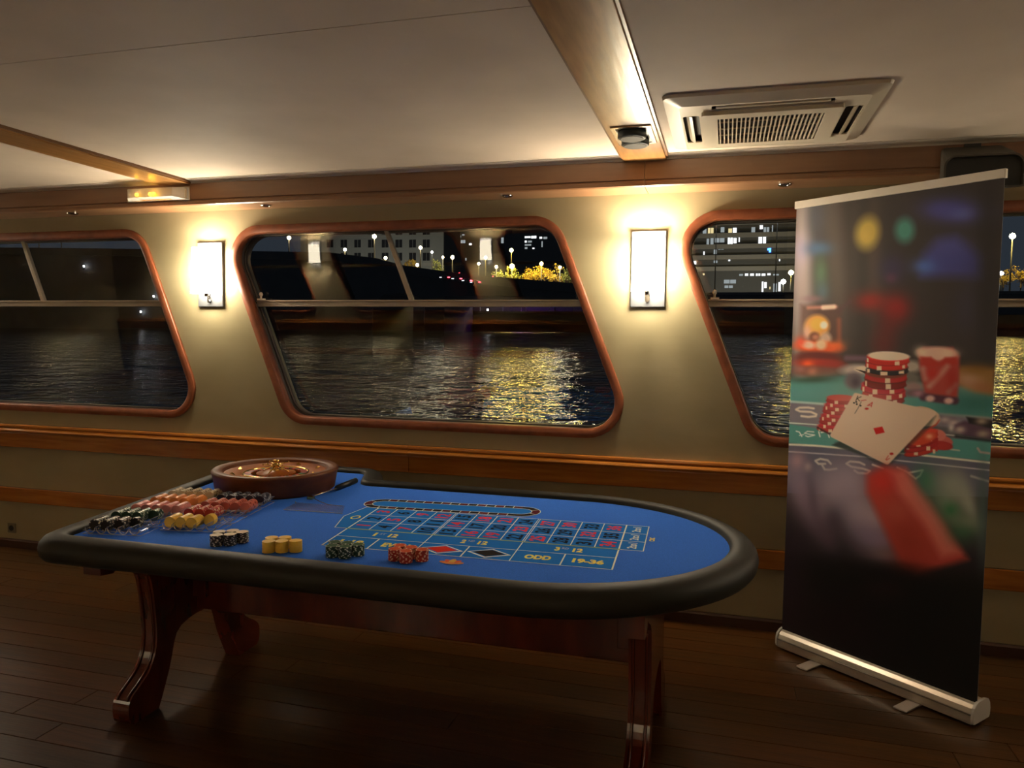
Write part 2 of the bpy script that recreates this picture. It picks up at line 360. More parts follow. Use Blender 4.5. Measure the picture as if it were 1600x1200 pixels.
# ------------------------------------------------------------------ ceiling cassette air conditioner
def make_cassette(cx, cy):
    t = empty('air_conditioner', (cx, cy, ZC)); tag(t, 'square white ceiling air conditioner with slatted grille, beside the wooden beam', 'air conditioner')
    AC = mat('cassette_plastic', (206, 194, 172), .38)
    DK = mat('cassette_dark', (40, 34, 28), .6); FIN = mat('louvre', (190, 176, 150), .35)
    h = .365; slots = [(-.20, .20, -.298, -.246), (-.20, .20, .246, .298), (-.302, -.244, -.19, .19), (.244, .302, -.19, .19)]
    # fascia: outer bevel ring, flat field with four openings, raised centre frame
    rr = lambda s, r: round_poly([(-s, -s), (s, -s), (s, s), (-s, s)], r, 5)
    m = MB(); L0, L1, L2 = rr(h, .03), rr(h-.004, .028), rr(h-.055, .02); n = len(L0)
    vs = [(x, y, -.001) for x, y in L0]+[(x, y, -.012) for x, y in L1]+[(x, y, -.030) for x, y in L2]; m.add(vs, [(k*n+i, k*n+(i+1) % n, (k+1)*n+(i+1) % n, (k+1)*n+i) for k in (0, 1) for i in range(n)], 0, False)
    hol = [round_poly([(a, c), (b, c), (b, d), (a, d)], .012, 3) for a, b, c, d in slots] + [rr(.185, .01)]
    m.prism(L2, lambda x, y: (x, y, -.030), lambda x, y: (x, y, -.024), holes=hol); m.build('fascia', AC, t)
    MB().box((-h+.06, -h+.06, -.006), (h-.06, h-.06, -.002)).build('inner_case', DK, t)
    for a, b, c, d in slots:
        cxs, cys = (a+b)/2, (c+d)/2; v = MB(); hor = (b-a) > (d-c)
        prof = [(-.020, -.012), (-.016, -.022), (-.006, -.030), (.004, -.032), (.004, -.029), (-.005, -.026), (-.013, -.019), (-.017, -.011)]; ln = .185
        if hor: sg = -1 if cys < 0 else 1; v.prism(prof, lambda u, z: (cxs-ln, cys+u*sg*-1, z), lambda u, z: (cxs+ln, cys+u*sg*-1, z))
        else: sg = -1 if cxs < 0 else 1; v.prism(prof, lambda u, z: (cxs+u*sg*-1, cys-ln, z), lambda u, z: (cxs+u*sg*-1, cys+ln, z))
        v.build('louvre', FIN, t)
    g = MB(); g.prism(rr(.235, .012), lambda x, y: (x, y, -.044), lambda x, y: (x, y, -.030), holes=[rr(.18, .006)]); fr = g.build('grille_frame', AC, t)
    MB().box((-.18, -.18, -.027), (.18, .18, -.025)).build('filter', DK, t)
    sl = MB().box((-.0022, -.18, -.043), (.0022, .18, -.030)).mesh('slat', AC)
    for i in range(24): link('slat', sl, t, loc=(-.172+.344*i/23, 0, 0))
    cb = MB().box((-.18, -.0018, -.034), (.18, .0018, -.029)).mesh('crossbar', FIN)
    for j in (-.09, 0., .09): link('crossbar', cb, t, loc=(0, j, 0))
make_cassette(.130, -.715)

# ------------------------------------------------------------------ twin spot on the beam
t = empty('ceiling_spotlight', (-.374, -.665, ZC-.020)); tag(t, 'recessed chrome plate with two dark round spot heads, switched off, on the wide beam', 'spotlight')
MB().prism([(-.078, -.135), (.078, -.135), (.078, .135), (-.078, .135)], lambda x, y: (x, y, -.006), lambda x, y: (x, y, .0), holes=[[(-.060, -.118), (.060, -.118), (.060, .118), (-.060, .118)]]).build('trim_plate', mat('dull_chrome', (190, 176, 160), .22, metal=.85), t, bevel=.001)
MB().box((-.060, -.118, -.002), (.060, .118, -.0005)).build('recess', BLACKP, t)
HEAD = mat('spot_head', (60, 66, 60), .5)
for yy in (-.052, .062):
    q = MB().lathe([(.052, 0), (.056, -.008), (.056, -.026), (.050, -.030), (.020, -.030)], (-.002, yy, 0), 28); h = q.build('spot_head', HEAD, t)
    MB().lathe([(.046, -.0302), (.046, -.0318)], (-.002, yy, 0), 28).build('lens', mat('spot_lens', (70, 66, 58), .7, spec=.2), h)

# ------------------------------------------------------------------ emergency light on the cornice
t = empty('emergency_light', (-3.05, -.195, 2.150), rz=0); tag(t, 'clear emergency light with amber lamps fixed to the cornice above the left gap', 'emergency light')
MB().box((-.205, .0, -.032), (.205, .004, .040)).build('base', WHITEP, t)
CLR = clear('lamp_cover_plastic', (.93, .92, .88), .10, .12, haze=.38)
m = MB(); a = [(-.20, 0, -.030), (.20, 0, -.030), (.20, 0, .038), (-.20, 0, .038)]; b = [(-.155, -.055, -.018), (.135, -.055, -.018), (.135, -.050, .030), (-.155, -.050, .030)]
m.add(a+b, [(4, 5, 6, 7), (0, 1, 5, 4), (1, 2, 6, 5), (2, 3, 7, 6), (3, 0, 4, 7)]).build('cover', CLR, t)
for x, r in ((-.125, .009), (-.035, .010), (-.012, .009)):
    MB().lathe([(.002, -.016), (r, -.012), (r, -.004), (.004, 0)], (x, -.012, .004), 10, axis='y').build('amber_lamp', glow('amber_glow', (1., .50, .02), 2.2), t)
for x in (-.19, .175): MB().box((x, -.012, -.022), (x+.018, -.001, .026)).build('clip', WHITEP, t)
MB().box((-.10, -.02, -.028), (.10, -.003, -.020)).build('reflector', mat('orange_print', (222, 150, 70), .4), t)

# ------------------------------------------------------------------ small chrome downlights under the cornice
first = None
for x in (-3.72, -2.42, -1.06, .235):
    if first is None:
        first = MB().lathe([(.030, -.001), (.030, -.005), (.024, -.008), (.018, -.004), (.018, -.0015)], (0, 0, 0), 20).build('downlight', CHROME); tag(first, cat='downlight', group='little round fittings under the cornice')
        MB().lathe([(.016, -.0012), (.016, -.003)], (0, 0, 0), 16).build('lens', BLACKP, first); o = first
    else: o = copy_tree(first)
    o.location = (x, -.115, 2.088)
    o['label'] = {-3.72: 'small chrome fitting under the cornice above the left window', -2.42: 'small chrome fitting under the cornice above the middle window, left end',
                  -1.06: 'small chrome fitting under the cornice above the middle window, right end', .235: 'small chrome fitting under the cornice left of the banner top'}[x]

# ------------------------------------------------------------------ hooded monitor on the cornice, above the banner
t = empty('loudspeaker', (.955, -.19, 2.12)); tag(t, 'dark grey hooded loudspeaker on the cornice, above the banner', 'loudspeaker')
m = MB(); n = 6
o0 = round_poly([(-.135, -.12), (.150, -.12), (.150, .012), (-.135, .012)], [.004, .004, .045, .045], 6)
i0 = round_poly([(-.128, -.113), (.143, -.113), (.143, .005), (-.128, .005)], [.003, .003, .040, .040], 6)
bk = round_poly([(-.115, -.10), (.120, -.10), (.120, .075), (-.115, .075)], [.004, .004, .02, .02], 6); K = len(o0)
vs = [(x, 0, z) for x, z in bk]+[(x, -.145, z) for x, z in o0]+[(x, -.145, z) for x, z in i0]+[(x, -.12, z) for x, z in i0]
m.add(vs, [(k*K+i, k*K+(i+1) % K, (k+1)*K+(i+1) % K, (k+1)*K+i) for k in range(3) for i in range(K)]+[tuple(range(K))]).build('housing', DARKG, t)
MB().add([(x, -.121, z) for x, z in i0], [tuple(range(K))]).build('grille', BLACKP, t)
MB().box((-.03, -.01, .06), (.03, .0, .085)).build('bracket', BLACKP, t)

# ------------------------------------------------------------------ wall sockets
for (x, z, l) in ((-4.385, .125, 'small grey wall socket above the skirting at the far left'), (-.15, .115, 'small grey wall socket above the skirting behind the round end of the table')):
    t = empty('wall_socket', (x, -.0005, z)); tag(t, l, 'socket')
    MB().box((-.032, -.008, -.032), (.032, 0, .032)).build('plate', SOCKET, t, bevel=.003)
    MB().lathe([(.018, -.010), (.018, -.004)], (0, 0, 0), 16, axis='y').build('outlet', BLACKP if x < -1 else CHROME, t)

# ================================================================== roulette table
TZ = .73
tab = empty('roulette_table', (-1.1, -1.25, 0)); tag(tab, 'blue felt roulette table with black padded rim and mahogany trestle legs', 'table')
def tb(m, name, mats, parent=None, **k):      # table parts: verts given in world space, stored relative to the table
    m.v = [(x+1.1, y+1.25, z) for x, y, z in m.v]; return m.build(name, mats, parent or tab, **k)
MAHO = mat('mahogany', (92, 32, 14), .25, noise=(4, (70, 22, 10), 4), coat=.3, stretch=(3, 3, 1))
FELT = mat('blue_felt', (64, 128, 246), .95, spec=.1, noise=(260, (57, 117, 230), 2), bump=(400, .1, .001))
VINYL = mat('rim_vinyl', (32, 31, 23), .58, spec=.35, bump=(160, .12, .001))
cxr, cyr, ax, ay = -.545, -1.297, .578, .542
arc = [(cxr+ax*math.sin(PI*k/40), cyr-ay*math.cos(PI*k/40)) for k in range(41)]
def fil(pts, r, n=5):
    out = []
    for i, p in enumerate(pts):
        rr_ = r[i]
        if not rr_: out.append(p); continue
        P = Vector(p); a = (Vector(pts[i-1])-P).normalized(); b = (Vector(pts[(i+1) % len(pts)])-P).normalized(); ang = a.angle(b)
        d = rr_/math.tan(ang/2); bi = (a+b).normalized(); c = P+bi*(rr_/math.sin(ang/2)); s0 = P+a*d-c; s1 = P+b*d-c
        a0 = math.atan2(s0.y, s0.x); da = (math.atan2(s1.y, s1.x)-a0+PI) % (2*PI)-PI
        out += [(c.x+rr_*math.cos(a0+da*k/n), c.y+rr_*math.sin(a0+da*k/n)) for k in range(n+1)]
    return out
base_pts = [(-1.535, -.755), (-1.635, -.505), (-2.245, -.505), (-2.030, -1.839)]
left = fil([(-.6, -.755)]+base_pts+[(-.6, -1.839)], [0, .07, .05, .05, .045, 0])[1:-1]
felt = arc + left
tb(MB().prism(felt, lambda x, y: (x, y, TZ), lambda x, y: (x, y, TZ-.03)), 'felt', FELT)
pp = []
K = len(felt)
for i in range(K):
    p = Vector(felt[i]); a = Vector(felt[i-1]); b = Vector(felt[(i+1) % K]); e1 = (p-a).normalized(); e2 = (b-p).normalized()
    n1 = Vector((e1.y, -e1.x)); n2 = Vector((e2.y, -e2.x)); bi = (n1+n2).normalized(); pp.append((Vector((p.x, p.y, TZ)), Vector((bi.x, bi.y, 0)), Vector((0, 0, 1)), 1/bi.dot(n1)))
prof = [(-.002, -.002), (.0, .010), (.010, .018), (.028, .021), (.050, .019), (.070, .010), (.083, -.006), (.087, -.024), (.084, -.042), (.074, -.056), (.058, -.062), (.03, -.062), (-.01, -.058), (-.01, -.03)]
tb(MB().sweep(pp, prof), 'padded_rim', VINYL)
inn = [(Vector((p[0].x, p[0].y))) for p in pp]
tb(MB().prism([(p[0].x-p[1].x*.01, p[0].y-p[1].y*.01) for p in pp], lambda x, y: (x, y, TZ-.031), lambda x, y: (x, y, TZ-.068)), 'board', MAHO)
# trestles
def trestle(x0, x1):
    fr = [(-1.640, .600), (-1.600, .576), (-1.545, .550), (-1.512, .512), (-1.497, .455), (-1.487, .38), (-1.480, .285), (-1.490, .215), (-1.520, .162), (-1.565, .128), (-1.603, .104), (-1.622, .080), (-1.625, .045), (-1.618, .012), (-1.600, 0)]
    sm_ = []
    for i in range(len(fr)-1):
        p0, p1, p2, p3 = [Vector(fr[max(0, min(len(fr)-1, j))]) for j in (i-1, i, i+1, i+2)]
        for t_ in (0, .34, .67): sm_.append(tuple(.5*((2*p1)+(p2-p0)*t_+(2*p0-5*p1+4*p2-p3)*t_**2+(3*p1-p0-3*p2+p3)*t_**3)))
    fb_ = [(-1.600, 0), (-1.478, 0), (-1.463, .030), (-1.440, .080), (-1.420, .125), (-1.405, .170), (-1.392, .215), (-1.378, .248), (-1.352, .268), (-1.310, .280), (-1.270, .285)]
    nb = len(sm_); fr = sm_+fb_; MC = -2.47
    prof = [(-1.735, .580), (-1.680, .572), (-1.655, .590)] + fr + [(MC-y, z) for y, z in reversed(fr)] + [(MC+1.655, .590), (MC+1.680, .572), (MC+1.735, .580), (MC+1.735, .661), (-1.735, .661)]
    hole = [(-1.425, .582), (-1.345, .582), (-1.405, .520)]; hole2 = [(MC-y, z) for y, z in hole]
    m = MB(); m.prism(prof, lambda y, z: (x0, y, z), lambda y, z: (x1, y, z), holes=[hole, hole2[::-1]])
    g = tb(m, 'trestle', MAHO, bevel=.006)
    # carved beads running down the front edge of each leg
    for s in (0, 1):
        for xx in (x0+.014, x1-.014):
            pts = [(xx, (y-.001) if not s else MC-y+.001, z) for y, z in fr[9:nb-9]]; tb(MB().tube(pts, .0055, 6), 'bead', MAHO, g)
    return g
trestle(-2.060, -1.990); trestle(-.257, -.188)
tb(MB().box((-1.988, -1.268, .306), (-.26, -1.232, .60)), 'stretcher', MAHO, bevel=.004)
tb(MB().box((-1.988, -1.30, .60), (-.26, -1.20, .662)), 'top_rail', MAHO, bevel=.003)
for x in (-1.957, -.290): tb(MB().box((x-.03, -1.29, .36), (x+.03, -1.21, .56)), 'cleat', MAHO, bevel=.003)

# ---- printed layout: thin flat print lying on the felt
def prl(name, pts2, fs, m, z, parent=None): return tb(MB().add([(x, y, TZ+z) for x, y in pts2], fs), name, m, parent)
PB = mat('print_bright_blue', (26, 124, 224), .9, spec=.1); PW_ = mat('print_cream', (238, 248, 240), .9, spec=.1); PY = mat('print_yellow', (246, 236, 130), .9, spec=.1)
PR = mat('print_red', (236, 70, 96), .9, spec=.1); PRR = mat('print_scarlet', (226, 52, 38), .9, spec=.1); PK = mat('print_navy', (16, 34, 62), .9, spec=.1); PBK = mat('print_black', (34, 30, 34), .9, spec=.1)
NL, NR, FR, FL = Vector((-1.209, -1.652)), Vector((-.295, -1.6235)), Vector((-.3186, -1.0961)), Vector((-1.2636, -1.1295))
def Q(s, t):   # layout coordinates, s along the table 0..1, t 0 near .. 1 far
    a = NL.lerp(NR, s); b = FL.lerp(FR, s); p = a.lerp(b, t); return (p.x, p.y)
T = [0, .222, .404, .604, .795, 1.0]
def line(s0, t0, s1, t1, w=.0034, z=.0012, m=MB):
    a = Vector(Q(s0, t0)); b = Vector(Q(s1, t1)); d = (b-a).normalized(); n = Vector((-d.y, d.x))*(w/2); a = a-d*w/2; b = b+d*w/2
    return [tuple(a+n), tuple(b+n), tuple(b-n), tuple(a-n)]
lay = prl('layout_field', [Q(0, 0), Q(1, 0), Q(1, T[2]), Q(1.082, T[2]), Q(1.082, 1), Q(-.054, 1), Q(-.085, .70), Q(-.052, T[2]), Q(0, T[2])], [(0, 1, 2, 8), (8, 2, 3, 4, 5, 6, 7)], PB, .0006)
lm = MB()
def addl(*a, **k): lm.add([(x, y, TZ+.0012) for x, y in line(*a, **k)], [(0, 1, 2, 3)])
addl(0, 0, 1, 0); addl(0, T[1], 1, T[1]); addl(-.052, T[2], 0, T[2]); addl(1, T[2], 1.082, T[2])
for t_ in T[3:]: addl(0, t_, 1.082, t_)
addl(-.054, 1, 0, 1); addl(-.054, 1, -.085, .70); addl(-.085, .70, -.052, T[2]); addl(1.082, T[2], 1.082, 1)
for k in range(13):
    if k in (0, 12): addl(k/12, 0, k/12, 1, w=.005)
    elif k in (4, 8): addl(k/12, 0, k/12, T[2]); addl(k/12-.0035, T[2], k/12-.0035, 1, w=.0026); addl(k/12+.0035, T[2], k/12+.0035, 1, w=.0026)
    else:
        addl(k/12, T[2], k/12, 1)
        if k % 2 == 0: addl(k/12, 0, k/12, T[1], w=.0045)
tb(lm, 'layout_lines', PW_)
ly = MB(); ly.add([(x, y, TZ+.0014) for x, y in line(0, T[2], 1, T[2], w=.0095)], [(0, 1, 2, 3)]); tb(ly, 'layout_double_line', mat('print_olive', (150, 180, 150), .9, spec=.1))
def text_mesh(txt, bold=.03):
    c = bpy.data.curves.new('txt', 'FONT'); c.body = txt; c.size = 1; c.align_x = 'CENTER'; c.align_y = 'CENTER'; c.offset = bold; c.resolution_u = 3
    o = bpy.data.objects.new('txt', c); COL.objects.link(o); dg = bpy.context.evaluated_depsgraph_get(); me = bpy.data.meshes.new_from_object(o.evaluated_get(dg))
    vs = [tuple(v.co) for v in me.vertices]; fs = [tuple(p.vertices) for p in me.polygons]
    bpy.data.objects.remove(o); bpy.data.curves.remove(c); bpy.data.meshes.remove(me)
    x0 = min(v[0] for v in vs); x1 = max(v[0] for v in vs); y0 = min(v[1] for v in vs); y1 = max(v[1] for v in vs)
    return [((x-(x0+x1)/2)/(x1-x0), (y-(y0+y1)/2)/(y1-y0)) for x, y, *_ in vs], fs
def put_text(txt, s, t, w, h, m, rot=False, bold=.03, name='printed_number'):
    """w,h in metres; rot: the text reads away from the near edge"""
    vs, fs = text_mesh(txt, bold); o = Vector(Q(s, t)); ex = (Vector(Q(s+.01, t))-o).normalized(); ey = (Vector(Q(s, t+.01))-o).normalized()
    pts = [tuple(o+(ey*(x*w)-ex*(y*h) if rot else ex*(x*w)+ey*(y*h))) for x, y in vs]
    return prl(name, pts, fs, m, .0013, lay)
REDS = {1, 3, 5, 7, 9, 12, 14, 16, 18, 19, 21, 23, 25, 27, 30, 32, 34, 36}
for n in range(1, 37):
    c = (n-1)//3; r = (n-1) % 3; w = .012 if n == 1 else (.034 if n < 10 else .062)
    put_text(str(n), (c+.5)/12, (T[2+r]+T[3+r])/2, w, .052, PR if n in REDS else PK, True, .028)
for r in range(3): put_text('2to1', 1.041, (T[2+r]+T[3+r])/2, .068, .030, PW_, True, .02, 'printed_word')
a0 = Vector(Q(-.033, .69)); zr = MB(); N = 24
zr.add([(a0.x+rx*math.cos(2*PI*i/N), a0.y+ry*math.sin(2*PI*i/N), TZ+.0013) for rx, ry in ((.017, .027), (.011, .019)) for i in range(N)], [(i, (i+1) % N, N+(i+1) % N, N+i) for i in range(N)])
tb(zr, 'printed_zero', PY, lay)
for i, (a, b) in enumerate((('1', 'ST'), ('2', 'ND'), ('3', 'RD'))):
    s0 = (i*4+2)/12; put_text(a, s0-.036, (T[1]+T[2])/2, .010 if a == '1' else .016, .040, PY, False, .05, 'printed_word'); put_text(b, s0-.010, (T[1]+T[2])/2+.02, .022, .020, PB if 0 else mat('print_pale_blue', (150, 170, 215), .9), False, .03, 'printed_word')
    put_text('12', s0+.034, (T[1]+T[2])/2, .032, .040, PY, False, .05, 'printed_word')
for w, s0, ww in (('1-18', 1/12, .08), ('EVEN', 3/12, .09), ('ODD', 9/12, .082), ('19-36', 11/12, .095)): put_text(w, s0, T[1]/2, ww, .045, PY, False, .055, 'printed_word')
for s0, mm_ in ((5/12, PRR), (7/12, PBK)):
    c = Vector(Q(s0, T[1]/2)); 
    for k, (hx, hy, mq, z) in enumerate(((.071, .047, PW_, .0013), (.060, .040, PB, .0016), (.052, .035, mm_, .0019))):
        prl('printed_diamond', [(c.x-hx, c.y), (c.x, c.y-hy), (c.x+hx, c.y), (c.x, c.y+hy)], [(0, 1, 2, 3)], mq, z, lay)
put_text('csc', 1.103, .68, .045, .018, PY, True, .02, 'printed_word')
# racetrack
rt = empty('racetrack_print'); rt.parent = tab
RA = math.radians(4.6); RC = Vector((-1.005, -1.034))
def rp_(u, v): return (RC.x+u*math.cos(RA)-v*math.sin(RA), RC.y+u*math.sin(RA)+v*math.cos(RA))
def stad(hl, hh, n=10):
    c = hl-hh; return [(c+hh*math.sin(PI*i/n), -hh*math.cos(PI*i/n)) for i in range(n+1)]+[(-c-hh*math.sin(PI*i/n), hh*math.cos(PI*i/n)) for i in range(n+1)]
HO, HI = stad(.352, .080), stad(.352-.036, .080-.036)
prl('race_field', [rp_(*p) for p in HI], [tuple(range(len(HI)))], PB, .0008, rt)
prl('race_outline', [rp_(*p) for p in HO]+[rp_(*p) for p in stad(.349, .077)], [(i, (i+1) % 22, 22+(i+1) % 22, 22+i) for i in range(22)], PW_, .0014, rt)
prl('race_inner_line', [rp_(*p) for p in stad(.319, .047)]+[rp_(*p) for p in HI], [(i, (i+1) % 22, 22+(i+1) % 22, 22+i) for i in range(22)], PW_, .0014, rt)
CR_ = mat('print_maroon', (96, 34, 48), .9, spec=.1)
cc = .352-.080; nst = 15
def cell(P, mt): prl('race_cell', [rp_(*p) for p in P], [tuple(range(len(P)))], mt, .0010, rt)
wl = MB()
for side in (-1, 1):
    for k in range(nst):
        u0, u1 = -cc+2*cc*k/nst, -cc+2*cc*(k+1)/nst; v0, v1 = side*.047, side*.077
        cell([(u0, v0), (u1, v0), (u1, v1), (u0, v1)], [PBK, CR_][(k+(side > 0)) % 2])
        for u in ((u0,) if k else (u0,)): wl.add([(*rp_(*p), TZ+.0014) for p in ((u-.0015, v0), (u+.0015, v0), (u+.0015, v1), (u-.0015, v1))], [(0, 1, 2, 3)])
    for k in range(3):
        a0_, a1_ = PI*k/3, PI*(k+1)/3; pts = []
        for r_, rg in ((.047, range(5)), (.077, range(4, -1, -1))):
            for i in rg:
                a = a0_+(a1_-a0_)*i/4; pts.append((side*(cc+r_*math.sin(a)), -r_*math.cos(a)))
        cell(pts, [PBK, CR_][k % 2])
        if k: wl.add([(*rp_(side*(cc+r_*math.sin(a0_+e)), -r_*math.cos(a0_+e)), TZ+.0014) for r_, e in ((.047, -.03), (.047, .03), (.077, .02), (.077, -.02))], [(0, 1, 2, 3)])
tb(wl, 'race_dividers', PW_, rt)
# lotus emblem near the front edge
em = empty('emblem_print'); em.parent = tab; ex, ey = -.757, -1.700
for i, (dx, dy, an, l, w, c) in enumerate(((-.030, -.002, 2.75, .034, .016, 'o'), (.030, -.002, .40, .034, .016, 'o'), (-.018, .010, 2.25, .034, .016, 'r'), (.018, .010, .90, .034, .016, 'r'), (0, .012, PI/2, .040, .018, 'y'), (0, -.012, PI/2, .018, .040, 'o'))):
    k, q = math.cos(an), math.sin(an); l *= .52; w *= .8; dx *= .72; dy *= .9; P = [(l*math.cos(2*PI*j/12)*(1), w*.7*math.sin(2*PI*j/12)) for j in range(12)]
    prl('petal', [(ex+dx+a*k-b*q, ey+dy+a*q+b*k) for a, b in P], [tuple(range(12))], {'o': mat('print_orange', (214, 130, 62), .9), 'r': mat('print_coral', (214, 92, 64), .9), 'y': mat('print_gold', (206, 168, 76), .9)}[c], .0010+.0003*i, em)

# ------------------------------------------------------------------ roulette wheel
wc = (-1.845, -.925)
wh = empty('roulette', (wc[0], wc[1], TZ+.0005)); tag(wh, 'round wooden roulette wheel with brass turret on the blue felt', 'roulette wheel')
WW = mat('wheel_wood', (120, 68, 30), .5, noise=(9, (100, 54, 22), 3), coat=0., spec=.3, stretch=(1, 1, 3)); WI = mat('wheel_inner_wood', (176, 100, 34), .4, noise=(8, (150, 80, 26), 3), spec=.3)
BR_ = mat('brass', (226, 186, 108), .18, metal=1.)
MB().lathe([(.02, 0), (.238, 0), (.246, .006), (.258, .074), (.262, .080), (.262, .086), (.257, .091), (.250, .0915), (.221, .0885), (.217, .084), (.214, .060), (.02, .040)], (0, 0, 0), 64).build('bowl', WW, wh)
MB().lathe([(.215, .062), (.212, .0760), (.205, .0755), (.142, .0685), (.139, .067), (.139, .060), (.205, .060)], (0, 0, 0), 64, closed=True).build('ball_track', WI, wh)
MB().lathe([(.138, .058), (.138, .0710), (.134, .0725), (.131, .0705), (.131, .058)], (0, 0, 0), 64, closed=True).build('brass_ring', BR_, wh)
MB().lathe([(.02, .050), (.1305, .054), (.1305, .066), (.104, .067), (.100, .060), (.085, .058), (.080, .069), (.022, .078), (.018, .080)], (0, 0, 0), 48).build('rotor', WI, wh)
PG = [mat('pocket_red', (186, 40, 30), .5), mat('pocket_black', (26, 26, 24), .5), mat('pocket_green', (40, 130, 60), .5)]
fret = MB().box((-.0008, .082, .058), (.0008, .103, .0695)).mesh('fret', BR_)
for i in range(37):
    a0_, a1_ = 2*PI*i/37, 2*PI*(i+1)/37; m = MB()
    m.add([(r_*math.cos(a), r_*math.sin(a), z) for r_, z in ((.084, .0605), (.101, .0615), (.104, .0682), (.131, .0672)) for a in (a0_, a1_)], [(0, 1, 3, 2), (2, 3, 5, 4), (4, 5, 7, 6)])
    m.build('pocket', PG[2] if i == 0 else PG[i % 2], wh); f = link('fret', fret, wh); f.rotation_euler.z = a0_
tur = MB().lathe([(.020, .077), (.020, .081), (.010, .085), (.008, .091), (.012, .098), (.012, .102), (.006, .108), (.006, .115), (.013, .118), (.013, .121), (.005, .124)], (0, 0, 0), 20).build('turret', BR_, wh)
for i in range(4):
    a = PI/4+PI/2*i+.25; k, q = math.cos(a), math.sin(a)
    MB().tube([(0, 0, .100), (k*.030, q*.030, .104), (k*.056, q*.056, .108)], [.0034, .0026, .0022], 8).lathe([(.001, .104), (.0045, .108), (.001, .112)], (k*.058, q*.058, 0), 8).build('turret_arm', BR_, tur)
for i in range(4):
    a = PI/2*i+.05; k, q = math.cos(a), math.sin(a)
    MB().tube([(k*.008, q*.008, .098), (k*.062, q*.062, .073)], [.0035, .0026], 6).build('turret_arm', BR_, tur)
for i in range(8):
    a = PI/4*i; d = MB(); c = Vector((.178*math.cos(a), .178*math.sin(a), .0735)); r1 = Vector((math.cos(a), math.sin(a), .3)).normalized(); t1 = Vector((-math.sin(a), math.cos(a), 0)); l, w = (.014, .006) if i % 2 else (.006, .014)
    d.add([c+r1*l+Vector((0, 0, .002)), c+t1*w+Vector((0, 0, .001)), c-r1*l, c-t1*w+Vector((0, 0, .001)), c+Vector((0, 0, .009))], [(0, 1, 4), (1, 2, 4), (2, 3, 4), (3, 0, 4)]); d.build('deflector', BR_, wh)

# ------------------------------------------------------------------ chips
CHR, CHT = .0195, .00340
CC = {'yellow': ((240, 196, 72), (240, 196, 72), (244, 204, 96)), 'black': ((30, 28, 28), (214, 206, 190), (222, 206, 176)), 'green': ((34, 66, 42), (220, 226, 204), (50, 84, 54)), 'orange': ((186, 52, 20), (246, 206, 166), (206, 78, 32)),
      'pink': ((220, 138, 128), (220, 138, 128), (222, 150, 140)), 'amber': ((228, 140, 62), (228, 140, 62), (230, 150, 70)), 'cream': ((206, 190, 150), (90, 74, 50), (206, 190, 150)), 'salmon': ((206, 104, 82), (120, 40, 28), (210, 120, 100)),
      'navy': ((30, 36, 52), (196, 200, 206), (40, 46, 62)), 'red': ((184, 50, 36), (236, 200, 160), (190, 64, 50))}
def cmats(c): return [mat('chip_%s_body' % c, CC[c][0], .35, spec=.45), mat('chip_%s_spot' % c, CC[c][1], .5, spec=.2), mat('chip_%s_face' % c, CC[c][2], .6, spec=.15)]
def chip_mesh(c):
    m = MB(); n = 24; h = CHT-.0003; vs = [(CHR*math.cos(2*PI*i/n), CHR*math.sin(2*PI*i/n), z) for z in (0, h) for i in range(n)]+[(CHR*.8*math.cos(2*PI*i/n), CHR*.8*math.sin(2*PI*i/n), z) for z in (0, h) for i in range(n)]
    for i in range(n):
        j = (i+1) % n; sp = 1 if i % 4 == 0 else 0
        m.add([vs[k] for k in (i, j, n+j, n+i)], [(0, 1, 2, 3)], sp); tp = 2 if c == 'black' else sp
        m.add([vs[k] for k in (n+i, n+j, 3*n+j, 3*n+i)], [(0, 1, 2, 3)], tp); m.add([vs[k] for k in (j, i, 2*n+i, 2*n+j)], [(0, 1, 2, 3)], sp)
    m.add(vs[3*n:4*n], [tuple(range(n))], 2); m.add(vs[2*n:3*n], [tuple(range(n))[::-1]], 2); me = bpy.data.meshes.new('casino_chip'); me.from_pydata(m.v, [], m.f)
    for x in cmats(c): me.materials.append(x)
    me.polygons.foreach_set('material_index', m.m); return me
CC['ebony'] = ((30, 28, 28), (196, 186, 166), (44, 40, 38)); CM = {c: chip_mesh(c) for c in ('yellow', 'black', 'green', 'orange', 'ebony')}
ST = {'yellow': [(-1.3215, -1.771), (-1.2850, -1.7570), (-1.3360, -1.7330), (-1.2990, -1.7180), (-1.2480, -1.7400)],
      'black': [(-1.5160, -1.7600), (-1.4810, -1.7400), (-1.5330, -1.7230), (-1.5010, -1.6990), (-1.4630, -1.7030)],
      'green': [(-1.1150, -1.7550), (-1.0750, -1.7520), (-1.1270, -1.7170), (-1.0880, -1.7120), (-1.0490, -1.7190)],
      'orange': [(-.9232, -1.7300), (-.8840, -1.7390), (-.9240, -1.6900), (-.8850, -1.6985), (-.8450, -1.7110)]}
POSN = ['near left', 'near right', 'far left', 'far middle', 'far right']
DESC = {'yellow': 'plain yellow chip', 'black': 'black chip with cream spots', 'green': 'dark green chip with pale spots', 'orange': 'orange-red chip with pale spots'}
for c, L in ST.items():
    for k, (x, y) in enumerate(L):
        for j in range(10):
            ang = random.random()*6.28; o = link('casino_chip', CM[c], loc=(x+random.uniform(-.0004, .0004), y+random.uniform(-.0004, .0004), TZ+.0022+j*CHT), rz=ang)
            w = 'topmost in' if j == 9 else ('lowest in' if j == 0 else 'inside')
            tag(o, '%s %s the %s stack of its cluster' % (DESC[c], w, POSN[k]), 'chip', '%s chips in the %s stack' % (c, POSN[k]))

